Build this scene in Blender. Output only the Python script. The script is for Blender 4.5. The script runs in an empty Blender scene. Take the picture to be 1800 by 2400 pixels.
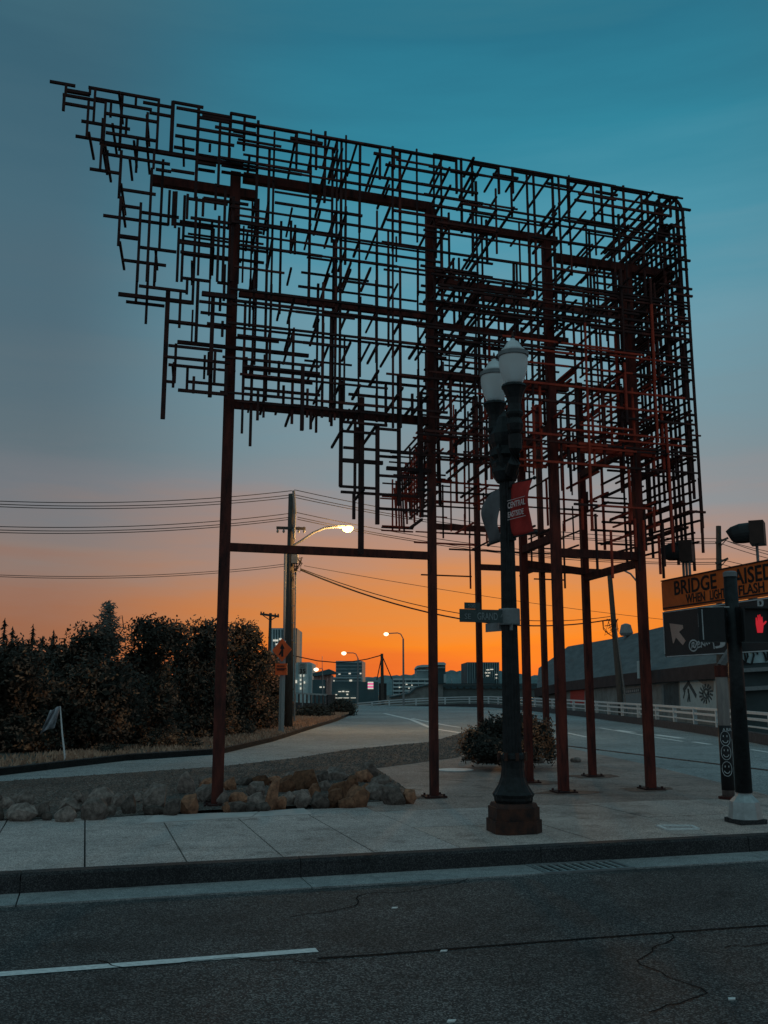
import bpy, bmesh, math, random
from mathutils import Vector, Matrix, noise
R = math.radians
SC = bpy.context.scene
COL = SC.collection
random.seed(11)
# ------------------------------------------------------------------ camera
F = 2270.0                       # focal length in pixels of the 1800x2400 photograph
PIT = math.atan(412 / F)         # pitched up: horizon at y = 1612
CAMH = 1.7
cd = bpy.data.cameras.new('camera'); cam = bpy.data.objects.new('camera', cd); COL.objects.link(cam)
cam.location = (0, 0, CAMH); cam.rotation_euler = (R(90) + PIT, 0, 0)
cd.sensor_fit = 'VERTICAL'; cd.sensor_height = 36.0; cd.lens = 36.0 * F / 2400
cd.clip_start = 0.05; cd.clip_end = 9000
SC.camera = cam
# ------------------------------------------------------------------ sky and light
SUN_AZ = R(9)                    # just right of the view axis (+Y), below the roofs
w = bpy.data.worlds.new('World'); SC.world = w; w.use_nodes = True
nt = w.node_tree; nt.nodes.clear()
def N(t, **k):
    n = nt.nodes.new(t)
    for a, b in k.items(): setattr(n, a, b)
    return n
def lin(h):
    return tuple((((int(h[i:i+2], 16) / 255) + .055) / 1.055) ** 2.4 if int(h[i:i+2], 16) > 10 else int(h[i:i+2], 16) / 255 / 12.92 for i in (0, 2, 4)) + (1,)
out = N('ShaderNodeOutputWorld'); add = N('ShaderNodeAddShader')
bg1 = N('ShaderNodeBackground'); bg2 = N('ShaderNodeBackground')
bg1.inputs[1].default_value = 0.012
sky = N('ShaderNodeTexSky', sky_type='NISHITA', sun_disc=False); sky.sun_elevation = R(1.0); sky.sun_rotation = SUN_AZ
nt.links.new(sky.outputs[0], bg1.inputs[0])
tc = N('ShaderNodeTexCoord'); sep = N('ShaderNodeSeparateXYZ'); nt.links.new(tc.outputs['Generated'], sep.inputs[0])
def ramp(pts):
    r = N('ShaderNodeValToRGB'); cr = r.color_ramp
    while len(cr.elements) > 1: cr.elements.remove(cr.elements[-1])
    for i, (p, h) in enumerate(pts):
        e = cr.elements[0] if i == 0 else cr.elements.new(p)
        e.position = p; e.color = lin(h)
    return r
glow = ramp([(0, 'D4562C'), (.022, 'DE642C'), (.05, 'E87824'), (.08, 'D8803E'), (.11, 'C4845E'), (.15, 'A48880'), (.19, '878F96'), (.23, '7A919B'), (.28, '7295A2'), (.36, '6A9DAE'), (.44, '4896AC'), (.52, '2B879F'), (.6, '23748D'), (.7, '427F8E'), (.85, '62909A'), (1, '74969E')])
side = ramp([(0, '8E5642'), (.05, '98624C'), (.09, '946C5E'), (.13, '887874'), (.18, '70767E'), (.25, '5C6F79'), (.35, '4E6A78'), (.45, '466A7A'), (.57, '386274'), (.66, '43707F'), (.85, '628A94'), (1, '74969E')])
back_ = ramp([(0, '666668'), (.08, '74767B'), (.2, '7C888F'), (.4, '7A98A2'), (.66, '78989F'), (1, '74969E')])
# slow cloud bands shift the lookup a little
mp = N('ShaderNodeMapping'); mp.inputs['Scale'].default_value = (1.3, 1.3, 11)
nz = N('ShaderNodeTexNoise'); nz.inputs['Scale'].default_value = 2.2; nz.inputs['Detail'].default_value = 5; nz.inputs['Roughness'].default_value = .55
nt.links.new(tc.outputs['Generated'], mp.inputs[0]); nt.links.new(mp.outputs[0], nz.inputs['Vector'])
ma = N('ShaderNodeMath', operation='MULTIPLY_ADD'); ma.inputs[1].default_value = .125
mb = N('ShaderNodeMath', operation='ADD'); mb.inputs[1].default_value = -.06
nt.links.new(nz.outputs['Fac'], ma.inputs[0]); nt.links.new(sep.outputs['Z'], mb.inputs[0]); nt.links.new(mb.outputs[0], ma.inputs[2])
for r_ in (glow, side, back_): nt.links.new(ma.outputs[0], r_.inputs[0])
dt = N('ShaderNodeVectorMath', operation='DOT_PRODUCT'); dt.inputs[1].default_value = (math.sin(SUN_AZ), math.cos(SUN_AZ), 0)
nrm = N('ShaderNodeVectorMath', operation='NORMALIZE'); flat = N('ShaderNodeVectorMath', operation='MULTIPLY'); flat.inputs[1].default_value = (1, 1, 0)
nt.links.new(tc.outputs['Generated'], flat.inputs[0]); nt.links.new(flat.outputs[0], nrm.inputs[0]); nt.links.new(nrm.outputs[0], dt.inputs[0])
mr = N('ShaderNodeMapRange'); mr.inputs[1].default_value = .872; mr.inputs[2].default_value = 1.0; mr.interpolation_type = 'SMOOTHSTEP'
nt.links.new(dt.outputs['Value'], mr.inputs[0])
mx = N('ShaderNodeMix', data_type='RGBA')
nt.links.new(mr.outputs[0], mx.inputs[0]); nt.links.new(side.outputs[0], mx.inputs[6]); nt.links.new(glow.outputs[0], mx.inputs[7])
mr2 = N('ShaderNodeMapRange'); mr2.inputs[1].default_value = .45; mr2.inputs[2].default_value = -.25; mr2.interpolation_type = 'SMOOTHSTEP'
nt.links.new(dt.outputs['Value'], mr2.inputs[0])
mx2 = N('ShaderNodeMix', data_type='RGBA'); nt.links.new(mr2.outputs[0], mx2.inputs[0]); nt.links.new(mx.outputs[2], mx2.inputs[6]); nt.links.new(back_.outputs[0], mx2.inputs[7])
nt.links.new(mx2.outputs[2], bg2.inputs[0]); bg2.inputs[1].default_value = 0.92
nt.links.new(bg1.outputs[0], add.inputs[0]); nt.links.new(bg2.outputs[0], add.inputs[1]); nt.links.new(add.outputs[0], out.inputs[0])
sl = bpy.data.lights.new('sun', 'SUN'); so = bpy.data.objects.new('sun', sl); COL.objects.link(so)
sl.energy = .35; sl.angle = R(2); sl.color = (1, .55, .25)
so.rotation_euler = Vector((-math.sin(SUN_AZ), -math.cos(SUN_AZ), -math.tan(R(2.5)))).to_track_quat('-Z', 'Y').to_euler()
SC.view_settings.view_transform = 'Standard'; SC.view_settings.look = 'None'
SC.view_settings.exposure = 0; SC.view_settings.gamma = 1; SC.view_settings.use_curve_mapping = False
# ------------------------------------------------------------------ survey helpers: a pixel of the photograph to a point on a real plane
cP, sP = math.cos(PIT), math.sin(PIT)
def ray(px, py):
    x = (px - 900) / F; y = (1200 - py) / F
    return Vector((x, cP - sP * y, sP + cP * y))
def G(px, py, z=0.0):
    r = ray(px, py); t = (z - CAMH) / r.z
    return Vector((r.x * t, r.y * t, z))
def D(px, py, Y):
    r = ray(px, py); t = Y / r.y
    return Vector((r.x * t, Y, CAMH + r.z * t))
UV = Vector((.9517, .3071, 0)); WV = Vector((-.1914, .9815, 0))      # along the kerb / away from the kerb
# ------------------------------------------------------------------ materials
MATS = {}
def mat(name, col, rough=.8, metal=0, var=.25, scale=8, bump=.0, bscale=60, col2=None, spec=.3, emit=None, estr=1, alpha=None, objvar=0, detail=6, stretch=None):
    if name in MATS: return MATS[name]
    m = bpy.data.materials.new(name); m.use_nodes = True
    n = m.node_tree.nodes; L = m.node_tree.links; b = n['Principled BSDF']
    b.inputs['Roughness'].default_value = rough; b.inputs['Metallic'].default_value = metal
    b.inputs['Specular IOR Level'].default_value = spec
    tx = n.new('ShaderNodeTexCoord'); src = tx.outputs['Object']
    if stretch:
        mpn = n.new('ShaderNodeMapping'); mpn.inputs['Scale'].default_value = stretch; L.new(src, mpn.inputs[0]); src = mpn.outputs[0]
    nz = n.new('ShaderNodeTexNoise'); nz.inputs['Scale'].default_value = scale; nz.inputs['Detail'].default_value = detail; nz.inputs['Roughness'].default_value = .65
    L.new(src, nz.inputs['Vector'])
    cr = n.new('ShaderNodeValToRGB'); c2 = col2 or tuple(c * (1 - var) for c in col); c1 = col if col2 else tuple(min(1, c * (1 + var)) for c in col)
    cr.color_ramp.elements[0].position = .32; cr.color_ramp.elements[1].position = .68
    cr.color_ramp.elements[0].color = (*c2, 1); cr.color_ramp.elements[1].color = (*c1, 1)
    L.new(nz.outputs['Fac'], cr.inputs[0]); o = cr.outputs[0]
    if objvar:
        oi = n.new('ShaderNodeObjectInfo'); hs = n.new('ShaderNodeHueSaturation')
        mm = n.new('ShaderNodeMapRange'); mm.inputs[3].default_value = 1 - objvar; mm.inputs[4].default_value = 1 + objvar
        L.new(oi.outputs['Random'], mm.inputs[0]); L.new(mm.outputs[0], hs.inputs['Value']); L.new(o, hs.inputs['Color']); o = hs.outputs[0]
    L.new(o, b.inputs['Base Color'])
    if bump:
        n2 = n.new('ShaderNodeTexNoise'); n2.inputs['Scale'].default_value = bscale; n2.inputs['Detail'].default_value = 4
        L.new(tx.outputs['Object'], n2.inputs['Vector'])
        bp = n.new('ShaderNodeBump'); bp.inputs['Strength'].default_value = bump; bp.inputs['Distance'].default_value = .02
        L.new(n2.outputs['Fac'], bp.inputs['Height']); L.new(bp.outputs[0], b.inputs['Normal'])
    if emit:
        b.inputs['Emission Color'].default_value = (*emit, 1); b.inputs['Emission Strength'].default_value = estr
    MATS[name] = m
    return m
def speckled(name, base, dark, light, rough=.85, sc=260, patch=(.7, 1.25), psc=.7, bump=.35):
    """asphalt or concrete: aggregate speckle over large patches of wear"""
    m = mat(name, base, rough, var=.2, scale=psc)
    n = m.node_tree.nodes; L = m.node_tree.links; b = n['Principled BSDF']; tx = next(q for q in n if q.type == 'TEX_COORD')
    pn = next(q for q in n if q.type == 'TEX_NOISE'); pn.inputs['Detail'].default_value = 8
    v = n.new('ShaderNodeTexVoronoi'); v.inputs['Scale'].default_value = sc; L.new(tx.outputs['Object'], v.inputs['Vector'])
    cr = n.new('ShaderNodeValToRGB'); cr.color_ramp.elements[0].color = (*dark, 1); cr.color_ramp.elements[1].color = (*light, 1)
    e = cr.color_ramp.elements.new(.6); e.color = (*base, 1); cr.color_ramp.elements[1].position = .6; cr.color_ramp.elements[0].position = .1
    sp = n.new('ShaderNodeSeparateColor'); L.new(v.outputs['Color'], sp.inputs[0]); L.new(sp.outputs[0], cr.inputs[0])
    mr_ = n.new('ShaderNodeMapRange'); mr_.inputs[1].default_value = .3; mr_.inputs[2].default_value = .7; mr_.inputs[3].default_value = patch[0]; mr_.inputs[4].default_value = patch[1]
    L.new(pn.outputs['Fac'], mr_.inputs[0])
    n3 = n.new('ShaderNodeTexNoise'); n3.inputs['Scale'].default_value = 9; n3.inputs['Detail'].default_value = 9; n3.inputs['Roughness'].default_value = .75; L.new(tx.outputs['Object'], n3.inputs['Vector'])
    m3 = n.new('ShaderNodeMapRange'); m3.inputs[1].default_value = .3; m3.inputs[2].default_value = .7; m3.inputs[3].default_value = .8; m3.inputs[4].default_value = 1.2; L.new(n3.outputs['Fac'], m3.inputs[0])
    mm = n.new('ShaderNodeMath'); mm.operation = 'MULTIPLY'; L.new(mr_.outputs[0], mm.inputs[0]); L.new(m3.outputs[0], mm.inputs[1])
    for sc_, lo, hi, k, st in ((2.3, .56, .7, .55, None), (5.5, .66, .74, .5, None), (1.2, .52, .75, .75, (.25, 1.6, 1))):
        n4 = n.new('ShaderNodeTexNoise'); n4.inputs['Scale'].default_value = sc_; n4.inputs['Detail'].default_value = 7; n4.inputs['Roughness'].default_value = .6
        mp_ = n.new('ShaderNodeMapping'); mp_.inputs['Rotation'].default_value = (0, 0, -.312); mp_.inputs['Location'].default_value = (sc_ * 7, sc_ * 3, 0)
        if st: mp_.inputs['Scale'].default_value = st
        L.new(tx.outputs['Object'], mp_.inputs[0]); L.new(mp_.outputs[0], n4.inputs['Vector'])
        m4 = n.new('ShaderNodeMapRange'); m4.inputs[1].default_value = lo; m4.inputs[2].default_value = hi; m4.inputs[3].default_value = 1; m4.inputs[4].default_value = k; L.new(n4.outputs['Fac'], m4.inputs[0])
        q_ = n.new('ShaderNodeMath'); q_.operation = 'MULTIPLY'; L.new(mm.outputs[0], q_.inputs[0]); L.new(m4.outputs[0], q_.inputs[1]); mm = q_
    vm = n.new('ShaderNodeVectorMath'); vm.operation = 'SCALE'; L.new(cr.outputs[0], vm.inputs[0]); L.new(mm.outputs[0], vm.inputs['Scale'])
    L.new(vm.outputs[0], b.inputs['Base Color'])
    bp = n.new('ShaderNodeBump'); bp.inputs['Strength'].default_value = bump; bp.inputs['Distance'].default_value = .006
    L.new(v.outputs['Distance'], bp.inputs['Height']); L.new(bp.outputs[0], b.inputs['Normal'])
    return m
ASPH = speckled('asphalt', (.036, .037, .04), (.013, .013, .014), (.2, .19, .185), .8, 110, (.4, 1.75), .3)
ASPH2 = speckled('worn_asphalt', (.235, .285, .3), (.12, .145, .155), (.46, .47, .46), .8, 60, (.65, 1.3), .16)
CONC = speckled('concrete', (.47, .41, .395), (.24, .21, .2), (.74, .66, .63), .85, 120, (.75, 1.2), .8)
CONCL = speckled('light_concrete', (.5, .405, .37), (.25, .2, .185), (.76, .64, .58), .85, 120, (.66, 1.25), .6)
CONCD = speckled('dirty_brown_concrete', (.34, .26, .235), (.15, .11, .1), (.56, .45, .4), .9, 120, (.6, 1.35), .5)
GUTT = speckled('gutter_concrete', (.28, .3, .31), (.18, .2, .2), (.45, .45, .44), .8, 150)
KERB = speckled('kerb_concrete', (.035, .036, .04), (.018, .018, .02), (.08, .08, .08), .85, 130)
SOIL = speckled('gravel_soil', (.085, .07, .062), (.025, .022, .02), (.24, .21, .19), .95, 45, (.6, 1.3), .8, .9)
GRND = mat('ground_soil', (.09, .085, .07), .95, scale=.8)
RUST = mat('rusted_steel', (.15, .042, .032), .8, scale=5, col2=(.034, .018, .018), bump=.25, bscale=90, spec=.12, stretch=(2, 2, .45), detail=9)
RUSTREFL = mat('rust_with_red_reflection', (.48, .066, .036), .8, scale=5, col2=(.26, .042, .028), spec=.1)  # rusted steel with a red reflection put into its colour
RUSTTINT = mat('rust_with_faint_reflection', (.19, .043, .031), .8, scale=5, col2=(.04, .018, .018), bump=.25, bscale=90, spec=.12, stretch=(2, 2, .45), detail=9)  # rust of the right columns, a fainter red reflection mixed into the colour
RUSTD = mat('dark_weathered_steel', (.075, .03, .026), .8, scale=4, col2=(.022, .018, .02), spec=.1)
IRON = mat('black_green_paint', (.016, .019, .021), .5, scale=14, var=.5, bump=.2, bscale=120, spec=.22)
IRONR = mat('rusty_black_paint', (.09, .035, .022), .6, scale=9, col2=(.014, .013, .015), bump=.2, spec=.2)
GALV = mat('galvanised_metal', (.4, .45, .46), .45, scale=12, var=.18, metal=.4, spec=.4)
GALVD = mat('dull_grey_metal', (.2, .22, .23), .55, scale=10, var=.2, metal=.2)
WOODP = mat('weathered_pole_wood', (.07, .065, .06), .9, scale=6, var=.35, stretch=(6, 6, .6))
WOODG = mat('grey_timber', (.26, .27, .27), .85, scale=5, var=.2, stretch=(8, 8, .7))
WHITE = mat('white_paint', (.8, .82, .82), .6, scale=30, col2=(.55, .57, .58), detail=9)
PAINTW = mat('worn_road_paint', (.85, .87, .87), .7, scale=26, col2=(.5, .53, .54), detail=12)
BLACK = mat('black_plastic', (.018, .02, .022), .5, var=.2)
CABLE = mat('cable_rubber', (.018, .018, .02), .6)
SIGNO = mat('orange_sheeting', (.9, .17, .03), .5, scale=3, var=.22, detail=8)
SIGNR = mat('red_orange_sheeting', (.88, .12, .028), .5, scale=3, var=.15)
SIGNK = mat('dark_sign_sheeting', (.035, .042, .046), .5, scale=90, var=.5)
SIGNG = mat('dark_green_sheeting', (.05, .075, .078), .5, scale=40, var=.25)
INK = mat('black_lettering', (.014, .016, .018), .6)
LETT = mat('pale_lettering', (.55, .6, .62), .5, var=.15)
LETD = mat('grey_lettering', (.22, .26, .27), .5, var=.15)
ARROW = mat('pinkish_reflective_arrow', (.6, .42, .36), .55, scale=60, var=.15)
REDB = mat('red_banner_cloth', (.42, .03, .025), .8, scale=5, var=.25)
GREYB = mat('grey_banner_cloth', (.13, .13, .14), .8, scale=5, var=.2)
PINKB = mat('faded_red_banner_cloth', (.4, .16, .16), .8, scale=5, var=.2)
BARK = mat('bark', (.05, .038, .03), .95, scale=12, var=.4)
LEAFD = mat('dark_leaf', (.035, .032, .024), .7, scale=3, var=.4)
LEAFB = mat('brown_leaf', (.15, .085, .055), .7, scale=3, var=.4)
LEAFR = mat('rust_leaf', (.36, .15, .07), .7, scale=3, var=.35)
GRASS = mat('dry_grass', (.42, .27, .19), .9, scale=2, var=.35)
ROCK = mat('boulder_stone', (.28, .225, .2), .95, scale=14, col2=(.065, .052, .047), bump=.5, bscale=60, detail=12, spec=.1, objvar=.5)
ROCKB = mat('brown_boulder_stone', (.38, .185, .11), .95, scale=14, col2=(.1, .052, .037), bump=.5, bscale=60, detail=12, spec=.1, objvar=.5)
PEB = mat('pebble', (.13, .11, .1), .9, scale=30, var=.5)
TOWER = mat('hazed_teal_concrete', (.32, .45, .48), .8, scale=.2, var=.1)  # distance haze is put into the concrete colour
TOWERL = mat('hazed_pale_concrete', (.46, .58, .6), .8, scale=.2, var=.1)  # paler concrete, its colour also lifted to stand for haze
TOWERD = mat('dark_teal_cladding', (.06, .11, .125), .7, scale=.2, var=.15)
PINKW = mat('pink_lit_wall', (.62, .4, .36), .8, scale=.5, var=.1)  # pink light on the far walls is put into this base colour
LITW = mat('lit_window', (.8, .8, .75), .5, emit=(1, .9, .72), estr=.55)
LITP = mat('pink_screen', (.5, .1, .25), .5, emit=(.9, .12, .35), estr=.8)
GLASSD = mat('dark_window_glass', (.03, .05, .055), .2, spec=.6)
ROOFD = mat('dark_roof_felt', (.1, .125, .135), .9, scale=1.2, var=.25, detail=10, stretch=(3, .5, .5))
WALLG = mat('grey_block_wall', (.2, .215, .21), .9, scale=1.5, var=.3)
WALLD = mat('dark_fascia', (.045, .035, .036), .8, scale=1.5, var=.3)
MURAL = mat('pale_mural_panel', (.34, .45, .48), .8, scale=3, var=.12)
MURALD = mat('dark_mural_paint', (.05, .075, .085), .8, scale=3, var=.3)
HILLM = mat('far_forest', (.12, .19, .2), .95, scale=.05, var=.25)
RAILM = mat('pale_rail_metal', (.5, .56, .58), .5, var=.12)
PARA = mat('dark_parapet_concrete', (.06, .06, .065), .9, var=.3)
LAMPO = mat('sodium_lamp_lens', (1, .7, .4), .4, emit=(1, .5, .14), estr=7)
LAMPW = mat('warm_white_lamp_lens', (1, .85, .7), .4, emit=(1, .74, .45), estr=2.6)
REDH = mat('red_signal_leds', (.6, .02, .03), .4, emit=(1, .03, .05), estr=.36)
def globe_mat():
    m = bpy.data.materials.new('ribbed_lamp_glass'); m.use_nodes = True
    b = m.node_tree.nodes['Principled BSDF']
    b.inputs['Base Color'].default_value = (.93, .96, .97, 1); b.inputs['Roughness'].default_value = .35
    b.inputs['Transmission Weight'].default_value = .42; b.inputs['IOR'].default_value = 1.15
    nz = m.node_tree.nodes.new('ShaderNodeTexNoise'); nz.inputs['Scale'].default_value = 6
    r_ = m.node_tree.nodes.new('ShaderNodeMapRange'); r_.inputs[3].default_value = .25; r_.inputs[4].default_value = .5
    m.node_tree.links.new(nz.outputs[0], r_.inputs[0]); m.node_tree.links.new(r_.outputs[0], b.inputs['Roughness'])
    return m
GLOBE = globe_mat()
# ------------------------------------------------------------------ object helpers
class MB:
    """collects shapes and links them as ONE mesh object"""
    def __init__(s): s.v = []; s.f = []; s.mi = []; s.m = 0
    def _add(s, vs, fs):
        o = len(s.v); s.v += [tuple(q) for q in vs]; s.f += [tuple(o + i for i in f) for f in fs]; s.mi += [s.m] * len(fs); return s
    def box(s, c, sx, sy, sz, ax=None):
        ax = ax or (Vector((1, 0, 0)), Vector((0, 1, 0)), Vector((0, 0, 1))); c = Vector(c)
        vs = [c + ax[0] * (sx / 2 * i) + ax[1] * (sy / 2 * j) + ax[2] * (sz / 2 * k) for k in (-1, 1) for j in (-1, 1) for i in (-1, 1)]
        return s._add(vs, [(0, 2, 3, 1), (4, 5, 7, 6), (0, 1, 5, 4), (2, 6, 7, 3), (0, 4, 6, 2), (1, 3, 7, 5)])
    def bar(s, a, b, t, t2=None, side=None):
        a, b = Vector(a), Vector(b); d = (b - a); l = d.length; d.normalize()
        sd = side or (Vector((0, 0, 1)) if abs(d.z) < .9 else UV)
        x = (sd - d * sd.dot(d)).normalized(); y = d.cross(x)
        return s.box((a + b) / 2, t, t2 or t, l, (x, y, d))
    def tube(s, pts, r, n=8, r2=None):
        pts = [Vector(p) for p in pts]; rings = []; vs = []; fs = []
        for i, p in enumerate(pts):
            d = (pts[min(i + 1, len(pts) - 1)] - pts[max(i - 1, 0)]).normalized()
            a = Vector((0, 0, 1)) if abs(d.z) < .95 else Vector((1, 0, 0))
            x = (a - d * a.dot(d)).normalized(); y = d.cross(x)
            rr = r if r2 is None else r + (r2 - r) * i / (len(pts) - 1)
            vs += [p + x * (rr * math.cos(2 * math.pi * k / n)) + y * (rr * math.sin(2 * math.pi * k / n)) for k in range(n)]
        for i in range(len(pts) - 1):
            fs += [(i * n + k, i * n + (k + 1) % n, (i + 1) * n + (k + 1) % n, (i + 1) * n + k) for k in range(n)]
        fs += [tuple(range(n - 1, -1, -1)), tuple((len(pts) - 1) * n + k for k in range(n))]
        return s._add(vs, fs)
    def lathe(s, prof, c=(0, 0, 0), n=20, flute=0, nf=0):
        c = Vector(c); vs = []; fs = []
        for z, r in prof:
            for k in range(n):
                a = 2 * math.pi * (k + .5) / n; q = r * (1 - (flute if (k % 2) else 0))
                vs.append(c + Vector((q * math.cos(a), q * math.sin(a), z)))
        for i in range(len(prof) - 1):
            fs += [(i * n + k, i * n + (k + 1) % n, (i + 1) * n + (k + 1) % n, (i + 1) * n + k) for k in range(n)]
        fs += [tuple(range(n - 1, -1, -1)), tuple((len(prof) - 1) * n + k for k in range(n))]
        return s._add(vs, fs)
    def prism(s, poly, dvec):
        """polygon of 3-D points extruded by dvec"""
        n = len(poly); a = [Vector(p) for p in poly]; b = [p + Vector(dvec) for p in a]
        return s._add(a + b, [tuple(range(n)), tuple(range(2 * n - 1, n - 1, -1))] + [(i, n + i, n + (i + 1) % n, (i + 1) % n) for i in range(n)])
    def quad(s, a, b, c, d): return s._add([a, b, c, d], [(0, 1, 2, 3)])
    def build(s, name, m, parent=None, loc=None, smooth=False):
        me = bpy.data.meshes.new(name)
        o0 = Vector(loc) if loc is not None else Vector((0, 0, 0))
        me.from_pydata([tuple(Vector(q) - o0) for q in s.v], [], s.f)
        for mm in (m if isinstance(m, (list, tuple)) else [m]): me.materials.append(mm)
        if isinstance(m, (list, tuple)): me.polygons.foreach_set('material_index', s.mi)
        bm = bmesh.new(); bm.from_mesh(me); bmesh.ops.recalc_face_normals(bm, faces=bm.faces); bm.to_mesh(me); bm.free()
        if smooth: me.polygons.foreach_set('use_smooth', [True] * len(me.polygons))
        return link(name, me, parent, o0)
def link(name, me, parent=None, loc=(0, 0, 0)):
    o = bpy.data.objects.new(name, me); COL.objects.link(o); o.location = loc
    if parent is not None:
        o.parent = parent; o.location = Vector(loc) - world_loc(parent)
    return o
def world_loc(o):
    v = Vector(o.location)
    while o.parent: o = o.parent; v += Vector(o.location)
    return v
def tag(o, label=None, cat=None, group=None, kind=None):
    if label: o['label'] = label
    if cat: o['category'] = cat
    if group: o['group'] = group
    if kind: o['kind'] = kind
    return o
def thing(name, label, cat, loc=(0, 0, 0), group=None):
    o = bpy.data.objects.new(name, None); COL.objects.link(o); o.location = loc; o.empty_display_size = .1
    return tag(o, label, cat, group)
def struct(o): o['kind'] = 'structure'; return o
def copy_tree(o, loc=None, parent=None):
    c = o.copy(); COL.objects.link(c)
    if loc is not None: c.location = loc
    if parent is not None: c.parent = parent
    for ch in list(o.children): copy_tree(ch, None, c)
    return c
def wordmesh(txt, size, pos, xax, yax, m, parent, name='lettering', align='LEFT', sx=1.0, depth=.003, bold=0, name2=None):
    cu = bpy.data.curves.new('t', 'FONT'); cu.body = txt; cu.size = size; cu.align_x = align; cu.extrude = depth / 2; cu.offset = bold
    cu.resolution_u = 3
    ob = bpy.data.objects.new('t', cu); COL.objects.link(ob)
    me = bpy.data.meshes.new_from_object(ob.evaluated_get(bpy.context.evaluated_depsgraph_get()))
    bpy.data.objects.remove(ob); bpy.data.curves.remove(cu)
    xax, yax = Vector(xax).normalized(), Vector(yax).normalized(); z = xax.cross(yax)
    mt = Matrix(((xax.x * sx, yax.x, z.x, 0), (xax.y * sx, yax.y, z.y, 0), (xax.z * sx, yax.z, z.z, 0), (0, 0, 0, 1)))
    me.transform(mt); me.materials.clear(); me.materials.append(m); me.name = name
    return link(name, me, parent, pos)
# ================================================================== GROUND
ZS = .16
KA, KB = G(0, 2047, ZS), G(1800, 1955, ZS)
KD = (KB - KA).normalized(); KN = Vector((-KD.y, KD.x, 0))
K0 = G(900, 2003, ZS)
# terrain: level round the junction, dropping to the river beyond the bridge approach
def terr(x, y):
    d = max(0.0, y - 112) ; return -.06 - min(15.5, d * .12) if y > 112 else -.06
m = MB(); xs = [-2500, -900, -300, -120, -60, -30, 0, 30, 60, 120, 300, 900, 2500]; ys = [-60, 0, 30, 60, 90, 112, 140, 180, 240, 320, 600, 1200, 2600, 6000]
vs = [(x, y, terr(x, y)) for y in ys for x in xs]; nx = len(xs)
m._add(vs, [(j * nx + i, j * nx + i + 1, (j + 1) * nx + i + 1, (j + 1) * nx + i) for j in range(len(ys) - 1) for i in range(nx - 1)])
struct(m.build('ground', GRND))
def sheet(name, poly, z, m_, th=None):
    mb_ = MB(); p = [Vector((q[0], q[1], z)) for q in poly]
    if th: mb_.prism(p, (0, 0, -th))
    else: mb_._add(p, [tuple(range(len(p)))])
    return mb_.build(name, m_)
P = lambda o, a, b: o + KD * a + KN * b
C0 = Vector((K0.x, K0.y, 0))
struct(sheet('road', [P(C0, -26, -16), P(C0, 40, -16), P(C0, 40, -.52), P(C0, -26, -.52)], -.004, ASPH))
# gutter in cast lengths, with the drain pocket left open
gut = struct(sheet('gutter', [P(C0, -26, -.56), P(C0, 40, -.56), P(C0, 40, .02), P(C0, -26, .02)], -.012, KERB))
DR0, DR1 = 1.42, 2.36
x = -8.0
while x < 12:
    x1 = min(x + 2.4, 12)
    segs = [(x, x1)]
    if x < DR1 and x1 > DR0: segs = [(a, b) for a, b in ((x, DR0), (DR1, x1)) if b - a > .05]
    for a, b in segs:
        mb_ = MB(); mb_.prism([P(C0, a + .006, -.5), P(C0, b - .006, -.5), P(C0, b - .006, -.035), P(C0, a + .006, -.035)], (0, 0, -.03))
        o = mb_.build('gutter_slab', GUTT, gut); o.location.z += .006
    x = x1
# kerb stones
kerb = struct(sheet('kerb', [P(C0, -26, -.02), P(C0, 40, -.02), P(C0, 40, .1), P(C0, -26, .1)], .1, KERB, .3))
x = -8.0
while x < 12:
    mb_ = MB(); z = ZS + .004
    prof = [(-.035, -.06), (-.028, z - .025), (-.006, z), (.13, z), (.13, -.06)]
    n = len(prof); a, b = x + .004, x + 2.396
    mb_._add([P(C0, a, p[0]) + Vector((0, 0, p[1])) for p in prof] + [P(C0, b, p[0]) + Vector((0, 0, p[1])) for p in prof],
             [tuple(range(n)), tuple(range(2 * n - 1, n - 1, -1))] + [(i, n + i, n + (i + 1) % n, (i + 1) % n) for i in range(n)])
    mb_.build('kerb_stone', KERB, kerb)
    x += 2.4
# island between the street and the ramp
BACK = [(-260, 1846), (0, 1832), (295, 1812), (515, 1797), (700, 1776), (817, 1757), (1010, 1739), (1090, 1716), (1120, 1712), (1300, 1746), (1500, 1788), (1690, 1834), (1820, 1868), (2100, 1930)]
back = [G(a, b, ZS) for a, b in BACK]
front = [P(C0, 12, .13), P(C0, -9, .13)]
SW = struct(sheet('sidewalk', back + front, ZS - .03, KERB, .3))
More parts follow.
